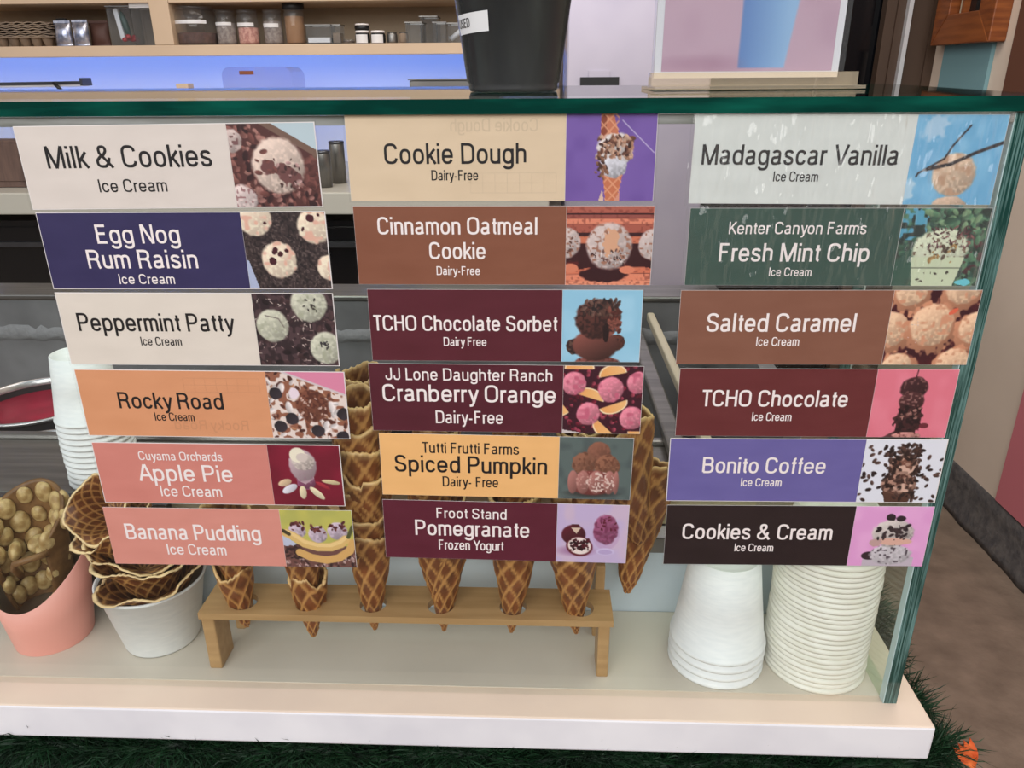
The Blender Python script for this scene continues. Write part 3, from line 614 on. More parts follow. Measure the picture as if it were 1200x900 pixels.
def p_mint():
    p = Pic(PW, PH, (44, 78, 66), 14); p.put((p.X < .30)*(p.Y < .4)*1., (84, 162, 192)); p.mottle((76, 122, 94), 5, .5, .7); p.mottle((24, 44, 38), 5, .55, .7)
    p.bits(70, [(92, 138, 104), (52, 92, 70), (128, 164, 122), (30, 54, 44)], .03, .06, (.3, 0, 1, .35)); p.bits(50, [(92, 138, 104), (40, 72, 56), (84, 44, 48)], .02, .05, (.72, .3, 1, 1)); p.bits(22, [(52, 92, 70), (30, 54, 44)], .03, .06, (0, .25, .3, 1)); p.ell(.1, .8, .14, .3, (44, 84, 68), .4, rag=.3)
    p.scoop(.50, .52, .32, (216, 222, 196), (120, 100, 80), 3, .68, .8, .15, .1, ry=.26); p.poly([(.18, .62), (.80, .62), (.72, 1), (.24, 1)], (206, 216, 184)); p.bits(70, [(104, 44, 56), (66, 26, 36), (150, 92, 92)], .008, .022, (.35, .24, .86, .5), elong=3); p.bits(20, [(84, 62, 44), (190, 150, 90)], .01, .035, (.38, .45, .7, .72)); p.line(.2, .76, .76, .76, .006, (90, 96, 80)); p.bits(10, [(70, 60, 50)], .008, .02, (.3, .8, .7, .95)); p.ell(.84, .95, .08, .04, (110, 206, 220), rag=.6); return p
def p_caramel():
    p = Pic(PW, PH, (62, 22, 30), 15); p.mottle((80, 28, 34), 12, .4, .8)
    def fl(x, y, r):
        p.ell(x, y+.02, r*1.08, r*1.06*p.asp, (204, 142, 110), rag=.45, sh=.25); p.scoop(x, y-.02, r*.84, (240, 198, 164), (212, 152, 120), 5, .6, .85, .3, .10)
    for x, y, r in ((.20, .03, .21), (.78, -.02, .24), (.03, .54, .25), (.50, .48, .29), (1.0, .52, .22), (.18, 1.06, .21), (.84, 1.02, .24)): fl(x, y, r)
    p.ell(.72, .28, .06, .03, (224, 104, 76), -.6); p.bits(12, [(226, 206, 206)], .004, .008, (.25, .25, .36, .95)); return p
def p_tcho():
    p = Pic(PW, PH, (226, 122, 140), 16); p.mottle((232, 132, 150), 20, .4, .8); p.line(.50, 0, .49, .14, .008, (70, 30, 40)); p.poly([(.20, 1), (.42, .85), (.5, 1)], (96, 56, 60))
    p.scoop(.49, .27, .17, (66, 34, 38), (120, 80, 78), 3, .6, .8, .3, ry=.16); p.scoop(.49, .47, .16, (80, 42, 44), (146, 104, 100), 3, .6, .8, .3, ry=.14); p.poly([(.36, .5), (.64, .55), (.60, 1), (.34, 1)], (62, 32, 34)); p.scoop(.49, .74, .17, (74, 38, 40), (34, 16, 20), 4, .5, .7, .3, .4, ry=.22); p.bits(14, [(150, 104, 96), (180, 130, 120)], .012, .026, (.38, .55, .62, .72)); p.scoop(.50, .97, .18, (214, 150, 142), (120, 60, 60), ry=.05); p.ell(.70, .82, .06, .04, (110, 42, 52)); return p
def p_coffee():
    p = Pic(PW, PH, (228, 230, 240), 17); bc = [(72, 48, 42), (48, 30, 28), (96, 68, 60)]
    p.bits(24, bc, 0.026, .036, (.0, .05, .36, 1), sh=.4, elong=1.6); p.bits(20, bc, 0.026, .036, (.68, .05, 1, 1), sh=.4, elong=1.6); p.poly([(.30, .75), (.72, .75), (.66, 1), (.36, 1)], (84, 54, 44))
    p.scoop(.52, .42, .18, (190, 150, 132), (120, 78, 64), 5, .6, .8, .25); p.scoop(.50, .70, .22, (182, 140, 122), (86, 52, 44), 4, .5, .7, .25, ry=.16)
    p.bits(50, bc, 0.026, .036, (.28, .12, .50, .68), sh=.4, elong=1.6); p.bits(45, bc, 0.026, .036, (.46, .08, .74, .30), sh=.4); p.bits(40, bc, 0.026, .036, (.30, .62, .72, .98), sh=.4); p.bits(18, bc, 0.024, .032, (.62, .3, .74, .66), sh=.4); p.mottle((214, 176, 158), 5, .45, .6, p.ellm(.56, .44, .1, .1)[0]); p.mottle((214, 176, 158), 5, .4, .6, p.ellm(.58, .76, .14, .07)[0]); return p
def p_cream():
    p = Pic(PW, PH, (228, 162, 214), 18); p.mottle((234, 172, 220), 20, .4, .8)
    p.poly([(.20, .84), (.86, .84), (.86, 1), (.20, 1)], (196, 184, 196)); p.ell(.28, .82, .11, .07, (52, 36, 44)); p.scoop(.55, .80, .27, (206, 200, 206), (90, 78, 88), 4, .62, .75, .2, ry=.17)
    p.scoop(.53, .44, .27, (212, 202, 198), None, rag=.1, ry=.22); p.ell(.56, .58, .24, .06, (222, 176, 160)); p.ell(.33, .60, .08, .06, (196, 160, 156), rag=.4); p.bits(26, [(44, 30, 36), (66, 50, 54)], .015, .045, (.34, .30, .72, .54)); p.ell(.47, .18, .06, .06, (44, 30, 36), .3, rag=.3); p.ell(.60, .20, .06, .045, (48, 34, 40), rag=.2); p.bits(12, [(70, 58, 66)], .006, .014, (.55, .3, .8, .75)); return p

# ================================================================== FLAVOUR SIGNS
K, Wt = 'ink', 'ink_white'
IC = 'Ice Cream'
SIGNS = [
 ((-.3638, 1.219, .0095, .2955, .0806), (226, 216, 208), K, p_milk, 'cream laminated sign reading Milk & Cookies, top of the left column', [('Milk & Cookies', .09, .645, .50, .26), (IC, .248, .48, .21, .155)], 'A'),
 ((-.3618, 1.1362, .0037, .2951, .08), (54, 48, 92), Wt, p_egg, 'navy blue laminated sign reading Egg Nog Rum Raisin', [('Egg Nog', .197, .488, .60, .24), ('Rum Raisin', .148, .536, .28, .24), (IC, .246, .444, .075, .13)], 'A'),
 ((-.3619, 1.0526, .0005, .2947, .0812), (230, 220, 208), K, p_pepper, 'cream laminated sign reading Peppermint Patty', [('Peppermint Patty', .062, .634, .475, .245), (IC, .28, .43, .28, .12)], 'A'),
 ((-.3593, .9664, -.003, .2975, .081), (224, 158, 116), K, p_rocky, 'light orange laminated sign reading Rocky Road', [('Rocky Road', .144, .538, .43, .24), (IC, .27, .42, .25, .125)], 'A'),
 ((-.3657, .8793, -.0018, .2839, .0794), (216, 138, 126), Wt, p_apple, 'salmon pink laminated sign reading Apple Pie with an apple slice photo', [('Cuyama Orchards', .183, .522, .72, .14), ('Apple Pie', .167, .552, .38, .27), (IC, .245, .497, .13, .18)], 'A'),
 ((-.3649, .7948, .0005, .2952, .0796), (222, 150, 136), Wt, p_banana, 'salmon pink laminated sign reading Banana Pudding, bottom of the left column', [('Banana Pudding', .073, .623, .45, .27), (IC, .23, .472, .19, .19)], 'A'),
 ((-.0404, 1.2261, .0005, .2958, .0813), (224, 202, 172), K, p_cone, 'tan laminated sign reading Cookie Dough with a purple cone photo', [('Cookie Dough', .122, .583, .44, .235), ('Dairy-Free', .273, .426, .25, .12)], 'B'),
 ((-.0388, 1.1418, -.0001, .2972, .08), (138, 86, 64), Wt, p_cinn, 'brown laminated sign reading Cinnamon Oatmeal Cookie', [('Cinnamon Oatmeal', .08, .614, .645, .215), ('Cookie', .25, .44, .335, .215), ('Dairy-Free', .272, .42, .13, .115)], 'B'),
 ((-.0382, 1.0583, .0002, .2831, .0788), (92, 30, 44), Wt, p_choc, 'maroon laminated sign reading Chocolate Sorbet with a light blue photo', [('TCHO Chocolate Sorbet', .013, .697, .43, .215), ('Dairy Free', .273, .432, .22, .125)], 'B'),
 ((-.0381, .976, -.0046, .2938, .08), (88, 28, 44), Wt, p_cran, 'maroon laminated sign reading Cranberry Orange', [('JJ Lone Daughter Ranch', .062, .67, .76, .175), ('Cranberry Orange', .047, .683, .45, .25), ('Dairy-Free', .24, .49, .13, .19)], 'B'),
 ((-.0387, .8935, -.0109, .2822, .0786), (246, 192, 126), K, p_pump, 'yellow orange laminated sign reading Spiced Pumpkin', [('Tutti Frutti Farms', .168, .552, .70, .17), ('Spiced Pumpkin', .058, .664, .39, .27), ('Dairy- Free', .247, .47, .165, .165)], 'B'),
 ((-.04, .8088, -.012, .2835, .0793), (96, 30, 50), Wt, p_pome, 'maroon laminated sign reading Pomegranate, bottom of the middle column', [('Froot Stand', .22, .505, .71, .17), ('Pomegranate', .13, .598, .41, .26), ('Frozen Yogurt', .225, .496, .17, .17)], 'B'),
 ((.2844, 1.2235, -.006, .2869, .0826), (222, 226, 222), K, p_van, 'grey white glossy laminated sign reading Madagascar Vanilla', [('Madagascar Vanilla', .033, .671, .445, .225), (IC, .274, .421, .26, .115)], 'C'),
 ((.287, 1.1407, -.0003, .2878, .0776), (42, 78, 66), Wt, p_mint, 'dark green glossy laminated sign reading Fresh Mint Chip', [('Kenter Canyon Farms', .137, .597, .67, .155), ('Fresh Mint Chip', .112, .62, .32, .235), (IC, .289, .434, .13, .115)], 'C'),
 ((.2899, 1.058, .0044, .299, .0805), (138, 92, 74), Wt, p_caramel, 'brown laminated sign reading Salted Caramel', [('Salted Caramel', .097, .6, .45, .245), (IC, .272, .418, .26, .12)], 'B'),
 ((.2901, .9741, .0037, .2888, .0794), (108, 46, 48), Wt, p_tcho, 'dark red laminated sign for chocolate ice cream with a pink photo', [('TCHO Chocolate', .086, .62, .45, .24), (IC, .28, .425, .24, .125)], 'B'),
 ((.2904, .893, .0067, .2982, .0796), (112, 104, 168), Wt, p_coffee, 'violet laminated sign reading Bonito Coffee', [('Bonito Coffee', .127, .576, .46, .25), (IC, .274, .424, .255, .13)], 'A'),
 ((.2925, .809, .0089, .2977, .0804), (42, 28, 30), Wt, p_cream, 'near black laminated sign reading Cookies & Cream', [('Cookies & Cream', .067, .636, .44, .255), (IC, .272, .42, .24, .13)], 'B'),
]
FILM = {'A': film('smooth_lamination', (.98, .98, .98), 1.32, .12, .15, 14, dist=.004),
        'B': film('soft_lamination', (.98, .98, .98), 1.34, .14, .3, 16, dist=.004),
        'C': film('crinkled_lamination', (.97, .975, .975), 1.55, .09, 1.0, 48, (1.5, 1, .4), dist=.014, haze=.02)}
for i, ((cx, cz, rot, Wd, Hd), col, tc, pf, label, lines, fk) in enumerate(SIGNS):
    s = thing('flavor_sign', label, 'sign', (cx, -.0006, cz), (0, -rot, 0), 'laminated flavor signs on the glass')
    w2, h2 = Wd/2, Hd/2
    e = .0007 if fk != 'A' or i == 5 else .0013
    pw = Wd*.288
    MB().box(-w2+.0005, w2-.0005, -.0003, 0, -h2+.0005, h2-.0005).build('card', M['paper_white'], s)
    cm = MB().box(-w2+e, w2-e-pw, -.0005, -.0003, -h2+e, h2-e).build('color_panel', card_mat('print_'+pf.__name__[2:], col), s)
    ph = link('photo', pf().mesh(pw-.0005, Hd-2*e), s, (w2-e-pw+.0003, -.0005, -h2+e))
    for k, (txt, a, b, base, cap) in enumerate(lines):
        xa = -w2+a*Wd; xb = -w2+b*Wd
        text_mesh('lettering', txt, xa, xb, -h2+base*Hd, cap*Hd, M[tc], s, z=-.0007, bold=.006 if cap > .2 else 0)
    if pf is p_cone or pf is p_rocky:       # the sheet behind shows through, mirrored
        gm = mat('faint_show_through', tuple(int(c*.93) for c in col), .5); y0 = .80 if pf is p_cone else .12; q = .30*Wd
        text_mesh('show_through', lines[0][0], .34*Wd, .62*Wd, -h2+y0*Hd, .15*Hd, gm, s, z=-.00056, fmap=lambda p: (.46*Wd-p[0], p[1], p[2]))
        g = MB(); ya, yb = (.10, .33) if pf is p_cone else (.68, .88)
        for zz in (ya, (ya+yb)/2, yb): g.box(-.10*Wd, .18*Wd, -.00055, -.0005, -h2+zz*Hd, -h2+zz*Hd+.0005)
        for kx in range(8): xx = (-.10+.04*kx)*Wd; g.box(xx, xx+.0005, -.00055, -.0005, -h2+ya*Hd, -h2+yb*Hd)
        g.build('show_through', gm, s)
    mg = .0012 if i % 6 else .0015
    if fk == 'C': mg = .0035
    MB().box(-w2-mg, w2+mg*.7, -.0012, -.0009, -h2-mg*.5, h2+mg*.5).build('lamination', FILM[fk], s)

# ================================================================== TOP OF THE CASE: bucket, poster
PZ = 1.2662+.0135
def plate_z(y): return PZ+math.tan(math.radians(TILT))*(y+.006)
bx, by = -.034, .175
t = thing('plant_bucket', 'tapered black plastic bucket standing on the glass top', 'bucket', (bx, by, plate_z(by)+.0006))
def br(z): return .0525+.125*z
MB().lathe([(0, .0), (.049, 0), (.0505, .004), (.0505, .008), (.0525, .010), (br(.108), .108), (br(.108)+.003, .109), (br(.11)+.003, .118), (br(.118)+.001, .120), (br(.15), .15), (br(.19), .19), (br(.2)+.004, .2), (br(.2)+.004, .215), (br(.2)-.002, .215), (br(.18)-.004, .18), (.048, .006), (0, .006)], n=64).build('pot', M['bucket'], t)
def wrap(ang0, z0, tilt):
    def f(p):
        a = ang0+p[0]/.064; z = z0+p[2]+p[0]*tilt; r = br(z)+.0006-p[1]
        return (r*math.cos(a), r*math.sin(a), z)
    return f
fm = wrap(-PI*.885, .057, .06); mb = MB(); n = 16
for k in range(n):
    a0, a1 = .052*k/n, .052*(k+1)/n
    mb.add([fm((a0, 0, 0)), fm((a1, 0, 0)), fm((a1, 0, .0195)), fm((a0, 0, .0195))], [(0, 1, 2, 3)], 0, True)
tp = mb.build('label_tape', M['tape'], t)
text_mesh('lettering', 'USED', .003, .026, .006, .009, M['ink'], tp, z=-.0004, fmap=lambda p: fm((p[0], -.0, p[2])) if False else tuple(Vector(fm((p[0], 0, p[2])))+Vector((fm((p[0], 0, p[2]))[0], fm((p[0], 0, p[2]))[1], 0)).normalized()*.0004))

t = thing('poster_stand', 'clear acrylic poster stand with a pink poster of a blue cup', 'sign', (.2335, .20, plate_z(.2)+.0006), (0, 0, math.radians(5)))
MB().box(-.112, .128, -.03, .045, 0, .0035).build('base_foot', M['acrylic'], t)
MB().box(-.112, .128, -.008, .008, .0035, .018).build('slot_bar', M['acrylic'], t)
pp = Pic(120, 130, (208, 170, 182), 77); pp.mottle((200, 160, 174), 24, .4, .8)
xl = .44+0*pp.Y; xr = .715+.20*(1-pp.Y)
mk = np.clip((pp.X-xl)/.01, 0, 1)*np.clip((xr-pp.X)/.01, 0, 1)*(pp.Y < .985); tcol = np.clip((pp.X-.38)/.34, 0, 1)[..., None]
pp.a = pp.a*(1-mk[..., None])+(np.array((84, 124, 186.))*(1-tcol)+np.array((156, 192, 224.))*tcol)*mk[..., None]
pp.ell(.66, .60, .05, .035, (206, 98, 62)); pp.put(pp.ellm(.22, .97, .2, .03, 0, 1)[0]*.5, (170, 120, 140))
MB().box(-.108, .106, -.0015, .0005, .012, .30).build('poster_paper', M['paper_white'], t)
link('poster_print', pp.mesh(.198, .279), t, (-.100, -.0018, .019))
MB().box(-.1115, .1115, -.0045, -.003, .0185, .304).build('front_sheet', M['clear'], t)

# ================================================================== BAMBOO STAND
st = thing('bamboo_cone_stand', 'two tier bamboo cone stand with round holes inside the case', 'stand', (-.1815, 0, .5657))
HX = [-.388, -.302, -.217, -.128, -.034, .053]
def holed(z0, z1, y0, y1, x0, x1, holes, r):
    mb = MB(); mb.box(x0, x1, y0, y1, z0, z1); return mb
ZB = .650-.5657
def tier(z, y0, y1, x0, x1, hy, holes, r, name):
    """a board pierced by round holes, built as a grid of squares each with a round opening"""
    mb = MB(); xs = [x0]+[(holes[i]+holes[i+1])/2 for i in range(len(holes)-1)]+[x1]; th = .0095
    for i, hx in enumerate(holes):
        a, b = xs[i], xs[i+1]; n = 32; vs = []
        for k in range(n):
            an = 2*PI*k/n; c, s_ = math.cos(an), math.sin(an)
            tt = min(((b-hx) if c > 0 else (hx-a))/abs(c) if abs(c) > 1e-6 else 9, ((y1-hy) if s_ > 0 else (hy-y0))/abs(s_) if abs(s_) > 1e-6 else 9)
            vs += [(hx+r*c, hy+r*s_, z+th), (hx+tt*c, hy+tt*s_, z+th), (hx+r*c, hy+r*s_, z), (hx+tt*c, hy+tt*s_, z)]
        # square the corners
        o = len(mb.v); fs = []
        for k in range(n):
            p, q = k*4, ((k+1) % n)*4
            fs += [(p, p+1, q+1, q), (p+2, q+2, q+3, p+3), (p, q, q+2, p+2), (p+1, p+3, q+3, q+1)]
        mb.add(vs, fs)
        for cxr, cyr in ((a, y0), (b, y0), (b, y1), (a, y1)):
            ang = math.atan2(cyr-hy, cxr-hx) % (2*PI); k = int(ang/(2*PI)*n); p, q = k*4, ((k+1) % n)*4
            P1, P2 = vs[p+1], vs[q+1]
            mb.add([P1, (cxr, cyr, z+th), P2, (P1[0], P1[1], z), (cxr, cyr, z), (P2[0], P2[1], z)], [(0, 1, 2), (3, 5, 4), (0, 3, 4, 1), (1, 4, 5, 2)])
    return mb.build(name, M['bamboo'], st)
lh = [x+.1815 for x in HX]
tier(ZB, .029, .094, -.2585, .2755, .0545, lh, .0175, 'lower_shelf')
tier(.175, .100, .162, -.2585, .2755, .131, lh, .0175, 'upper_shelf')
for sx in (-1, 1):
    x = -.246 if sx < 0 else .262
    mb = MB().box(x-.012 if sx < 0 else x-.005, x+.005 if sx < 0 else x+.010, .033, .075, 0, ZB-.0003)
    mb.build('leg', M['bamboo'], st, bevel=.002)
    MB().box(x-.006, x+.007, .112, .152, 0, .1747).build('leg', M['bamboo'], st, bevel=.002)
    MB().box(x-.006, x+.007, .0945, .1118, ZB-.006, .13).build('upright', M['bamboo'], st, bevel=.002)

# ================================================================== WAFFLES
def waffle_mesh(name, prof, nu=72, tn=5, tm=9, amp=.0014, wav=(0, 0), ragged=.004, th=.0022, seed=1, seam=True, twist=.7, dark=(112, 62, 30), lite=(206, 152, 88), rimc=(226, 186, 128)):
    """crisp waffle shell of revolution: crossing raised ribs, uneven baked rim, two skins"""
    rs = np.random.RandomState(seed); n = len(prof); nv = 44
    ts = np.linspace(0, 1, nv); pr_ = np.array(prof); tt = np.linspace(0, 1, n); R = np.interp(ts, tt, pr_[:, 0]); Z = np.interp(ts, tt, pr_[:, 1])
    u = np.linspace(0, 2*PI, nu, endpoint=False); Ug, Tg = np.meshgrid(u, ts)
    a = np.abs(((Ug/(2*PI)*tn+Tg*tm*twist) % 1)-.5)*2; b = np.abs(((Ug/(2*PI)*tn-Tg*tm*twist) % 1)-.5)*2
    rib = np.clip((np.maximum(a, b)-.72)/.18, 0, 1)
    nz = vnoise(rs, nv, nu, 5); rimn = np.interp(u, np.linspace(0, 2*PI, 14), np.append(rs.rand(13), 0)); fine = rs.rand(nu)
    Rg = R[:, None]+amp*rib*1.0+(nz-.5)*.002
    fl = np.clip((Tg-.55)/.45, 0, 1)**1.5
    Rg = Rg*(1+wav[0]*fl*np.sin(wav[1]*Ug+seed)); Zg = np.repeat(Z[:, None], nu, 1)+fl*(rimn-.5)[None]*ragged*2+(Tg > .97)*(fine-.5)[None]*.003+fl*wav[0]*.05*np.cos(wav[1]*Ug+seed)
    if seam: Rg = Rg+.002*np.clip(1-np.abs(((Ug/(2*PI)+Tg*.18) % 1)-.5)*30, 0, 1)
    out = np.stack([Rg*np.cos(Ug), Rg*np.sin(Ug), Zg], -1)
    inn = np.stack([(np.maximum(R[:, None]-th-amp*.6*(1-rib), .0004))*(1+wav[0]*fl*np.sin(wav[1]*Ug+seed))*np.cos(Ug), (np.maximum(R[:, None]-th-amp*.6*(1-rib), .0004))*(1+wav[0]*fl*np.sin(wav[1]*Ug+seed))*np.sin(Ug), Zg+.0006], -1)
    V = np.concatenate([out.reshape(-1, 3), inn.reshape(-1, 3)])
    i, j = np.meshgrid(np.arange(nv-1), np.arange(nu), indexing='ij'); i = i.ravel(); j = j.ravel(); j2 = (j+1) % nu; off = nv*nu
    f1 = np.stack([i*nu+j, i*nu+j2, (i+1)*nu+j2, (i+1)*nu+j], 1); f2 = f1[:, ::-1]+off
    k = np.arange(nu); k2 = (k+1) % nu; e = (nv-1)*nu; f3 = np.stack([e+k, e+k2, e+k2+off, e+k+off], 1)
    ld, ll, lr = (np.array(lin(c)) for c in (dark, lite, rimc))
    cell = vnoise(rs, nv, nu, 4); c = ld*(.75+.9*cell[..., None]); c = c*(1-rib[..., None]*.85)+ll*rib[..., None]*.85
    rm = np.clip((Tg-.972)/.02, 0, 1)[..., None]; c = c*(1-rm)+lr*rm; c2 = ld*(.6+.7*cell[..., None])*(1-.6*rib[..., None])+ll*.6*rib[..., None]; c2 = c2*(1-rm)+lr*rm
    return rawmesh(name, V, np.concatenate([f1, f2, f3]), np.concatenate([c.reshape(-1, 3), c2.reshape(-1, 3)]), M['waffle'])
cone_a = waffle_mesh('waffle_cone', [(.001, 0), (.006, .015), (.0125, .045), (.023, .10), (.031, .155)], ragged=.006, seed=3, tn=7, tm=8)
cone_b = waffle_mesh('waffle_cone', [(.001, 0), (.006, .015), (.0125, .045), (.0235, .10), (.032, .150)], ragged=.008, seed=5, tn=7, tm=8)
cone_s = waffle_mesh('waffle_cone', [(.001, 0), (.006, .012), (.0125, .035), (.020, .068), (.024, .098)], ragged=.010, seed=9, tn=6, tm=5)
cone_big = waffle_mesh('waffle_cone', [(.003, 0), (.012, .02), (.024, .07), (.041, .14), (.050, .19)], ragged=.012, seed=11, tn=8, tm=8, nu=96, wav=(.05, 3))
ORD = ['first', 'second', 'third', 'fourth', 'fifth', 'sixth', 'seventh', 'eighth', 'ninth', 'tenth', 'eleventh', 'twelfth', 'thirteenth', 'fourteenth', 'fifteenth', 'sixteenth', 'seventeenth', 'eighteenth', 'nineteenth', 'twentieth', 'twenty-first', 'twenty-second', 'twenty-third', 'twenty-fourth', 'twenty-fifth']
GC = 'rolled waffle cones in the bamboo stand'
def cone(me, x, y, z, rx, ry, rz, label, s=1):
    o = link('waffle_cone', me); o.location = (x, y, z); o.rotation_euler = (rx, ry, rz); o.scale = (s,)*3
    return tag(o, label, 'waffle cone', GC)
pos = ['leftmost hole', 'second hole from the left', 'third hole from the left', 'fourth hole from the left', 'second hole from the right', 'rightmost hole']
rr = random.Random(12)
for i, hx in enumerate(HX):
    n = [2, 2, 7, 4, 4, 4][i]; lean = [.05, -.02, .02, -.05, .06, .10][i]; leany = [-.02, 0, -.02, 0, 0, 0][i]
    for k in range(n):
        me = (cone_s if i < 2 and k == 0 else (cone_a, cone_b)[(i+k) % 2])
        z0 = .618 if i != 1 else .604
        d = k*.030
        lb = f'waffle cone stuck in the {pos[i]} of the front shelf' if k == 0 else f'{ORD[k]} waffle cone up in the stack over the {pos[i]}'
        cone(me, hx-math.sin(lean)*.045+math.sin(lean)*d, .0545-math.sin(leany)*d, z0+d, leany, lean, rr.uniform(0, 6), lb)
for i, hx in enumerate(HX):
    if i in (0, 1): continue
    for k in range(3 if i != 2 else 4):
        cone((cone_b, cone_a)[(i+k) % 2], hx+.004*k*(1 if i > 3 else -1), .131+.001*k, .702+.032*k, -.0, .04*(1 if i > 3 else -.5), rr.uniform(0, 6), f'{ORD[k]} waffle cone up on the rear shelf behind the {pos[i]}')
cone(cone_big, .120, .112, .642, -.04, .26, 1.0, 'large waffle cone leaning right beside the stand, lower of two', 1)
cone(cone_big, .134, .113, .712, -.04, .24, 3.0, 'large waffle cone leaning right beside the stand, upper of two', 1.02)

# ---- white bowl with waffle bowls
bw = thing('paper_bowl', 'white paper bowl with waffle bowls piled inside', 'bowl', (-.533, .098, .5660))
MB().lathe([(0, .002), (.047, .002), (.0485, 0), (.050, .003), (.0685, .098), (.0715, .099), (.0718, .102), (.0695, .103), (.067, .099)], n=64).build('outer_wall', M['cup_white'], bw)
MB().lathe([(.067, .099), (.049, .006), (0, .006)], n=64).build('inner_wall', M['cup_in'], bw)
bowl_a = waffle_mesh('waffle_bowl', [(.004, 0), (.034, .002), (.050, .030), (.066, .052), (.080, .060)], nu=120, tn=14, tm=5, wav=(.09, 5), ragged=.006, seed=21, seam=False, th=.003, dark=(78, 40, 20), rimc=(232, 200, 150))
bowl_b = waffle_mesh('waffle_bowl', [(.004, 0), (.034, .002), (.048, .035), (.060, .060), (.074, .074)], nu=120, tn=14, tm=5, wav=(.10, 4), ragged=.008, seed=24, seam=False, th=.003, dark=(100, 54, 26), rimc=(236, 206, 156))
def wb(me, loc, rot, label, s=1):
    o = link('waffle_bowl', me); o.location = loc; o.rotation_euler = rot; o.scale = (s,)*3
    return tag(o, label, 'waffle bowl', 'waffle bowls piled in the white bowl')
wb(bowl_a, (-.518, .094, .634), (.10, -.16, .4), 'dark wavy waffle bowl lowest in the white bowl', .88)
wb(bowl_b, (-.528, .094, .654), (.02, -.10, 1.7), 'wavy waffle bowl resting in the lowest one', .86)
wb(bowl_a, (-.542, .098, .672), (.12, -.20, 2.6), 'golden waffle bowl in the middle of the pile', .86)
wb(bowl_b, (-.552, .104, .702), (.10, -.28, .2), 'golden waffle bowl second from the top of the pile', .74)
wb(bowl_b, (-.572, .118, .752), (.45, -.85, .8), 'curled waffle bowl on top of the pile, tipped to the left', .60)

# ---- pink cup with egg waffle
pk = thing('paper_cup', 'salmon pink scoop front paper cup at the left edge', 'cup', (-.6905, .098, .5660))
n = 64; mb = MB(); vs = []
def rimz(a):      # low at the front, high at the back
    return .124+.036*math.sin(a)+.010*math.cos(2*a)
for k in range(n):
    a = 2*PI*k/n
    for s_ in (0, .5, 1):
        z = rimz(a)*s_; r = .0505+(z/.15)*.020; vs.append((r*math.cos(a), r*math.sin(a), z))
    for s_ in (1, .5, .02):
        z = rimz(a)*s_; r = .0495+(z/.15)*.020; vs.append((r*math.cos(a), r*math.sin(a), z))
fo = []; fi = []
for k in range(n):
    q = (k+1) % n
    for j in (0, 1, 2): fo.append((k*6+j, q*6+j, q*6+j+1, k*6+j+1))
    for j in (3, 4): fi.append((k*6+j, q*6+j, q*6+j+1, k*6+j+1))
mb.add(vs, fo, 0, True); mb.add(vs, fi, 1, True); mb.lathe([(0, .002), (.0505, 0)], n=64, mi=0)
mb.build('cup_wall', [M['pink'], M['cup_in']], pk)
ew = thing('bubble_waffle', 'rolled egg waffle with round bubbles in the salmon pink cup', 'waffle', (-.698, .098, .60), (math.radians(-2), 0, 0))
# rolled sheet: an open horn, the peak at the back, the mouth towards the front
def horn(u, v):     # u -1..1 round the horn (0 = back), v 0..1 upwards
    hgt = .172-.060*abs(u)**1.6
    z = .012+v*hgt
    r = .030+.026*(z/.2)**.8+.003*math.sin(v*5)
    a = PI/2+u*PI*.68
    return Vector((r*math.cos(a)*1.05, r*math.sin(a)+.004, z))
nu, nv = 60, 36; vs = []
for i in range(nv+1):
    for j in range(nu+1):
        u = -1+2*j/nu; v = i/nv; p = horn(u, v); vs.append(p)
o_ = len(vs)
for i in range(nv+1):
    for j in range(nu+1):
        p = vs[i*(nu+1)+j]; c = Vector((0, 0, p.z)); d = (p-c).normalized(); vs.append(p-d*.005)
W_ = nu+1
fs = [(i*W_+j, i*W_+j+1, (i+1)*W_+j+1, (i+1)*W_+j) for i in range(nv) for j in range(nu)]
fs += [tuple(q+o_ for q in reversed(f)) for f in fs[:]]
fs += [(nv*W_+j, nv*W_+j+1, nv*W_+j+1+o_, nv*W_+j+o_) for j in range(nu)]
for j in (0, nu): fs += [(i*W_+j, (i+1)*W_+j, (i+1)*W_+j+o_, i*W_+j+o_) for i in range(nv)]
mb = MB(); mb.add(vs, fs, 0, True); mb.build('sheet', M['bubble_sheet'], ew)
bub = MB().ball((0, 0, 0), (.0112, .0075, .0142), n=14, m=9).build('bubble', M['bubble'], ew)
first = True; rr = random.Random(3)
for row in range(5):
    for jj in range(7):
        u = (-1+2*(jj+.5*(row % 2)+.25)/7)*.97; v = (row+.62)/5.1
        if abs(u) > .97: continue
        for side in (1, -1):
            p = horn(u, v); c = Vector((0, 0, p.z)); d = (p-c).normalized()
            q = p-d*.0075 if side == 1 else p+d*.001
            if side == -1 and q.z < .125: continue
            o = bub if first else bub.copy()
            if not first: C.objects.link(o)
            first = False
            o.location = q; o.rotation_euler = (rr.uniform(-.15, .15), rr.uniform(-.35, .35), math.atan2(d.y, d.x)+PI/2); o.scale = (rr.uniform(.9, 1.15),)*3
tw = MB().tube([(.004, -.030, .080), (.004, -.040, .098), (.010, -.044, .108), (.026, -.040, .112), (.045, -.026, .114)], .0045).build('folded_edge', M['bubble_sheet'], ew)
MB().tube([(-.050, -.018, .114), (-.038, -.034, .108), (-.026, -.040, .094), (-.020, -.036, .075)], .006).build('folded_edge', M['bubble_sheet'], ew)
for x, y, z, s in ((0, .02, .10, 1.1), (.02, .0, .10, 1.1), (-.02, 0, .10, 1.1)):
    o = bub.copy(); C.objects.link(o); o.location = (x, y, z); o.rotation_euler = (rr.uniform(0, 3), rr.uniform(0, 3), 0); o.scale = (s,)*3

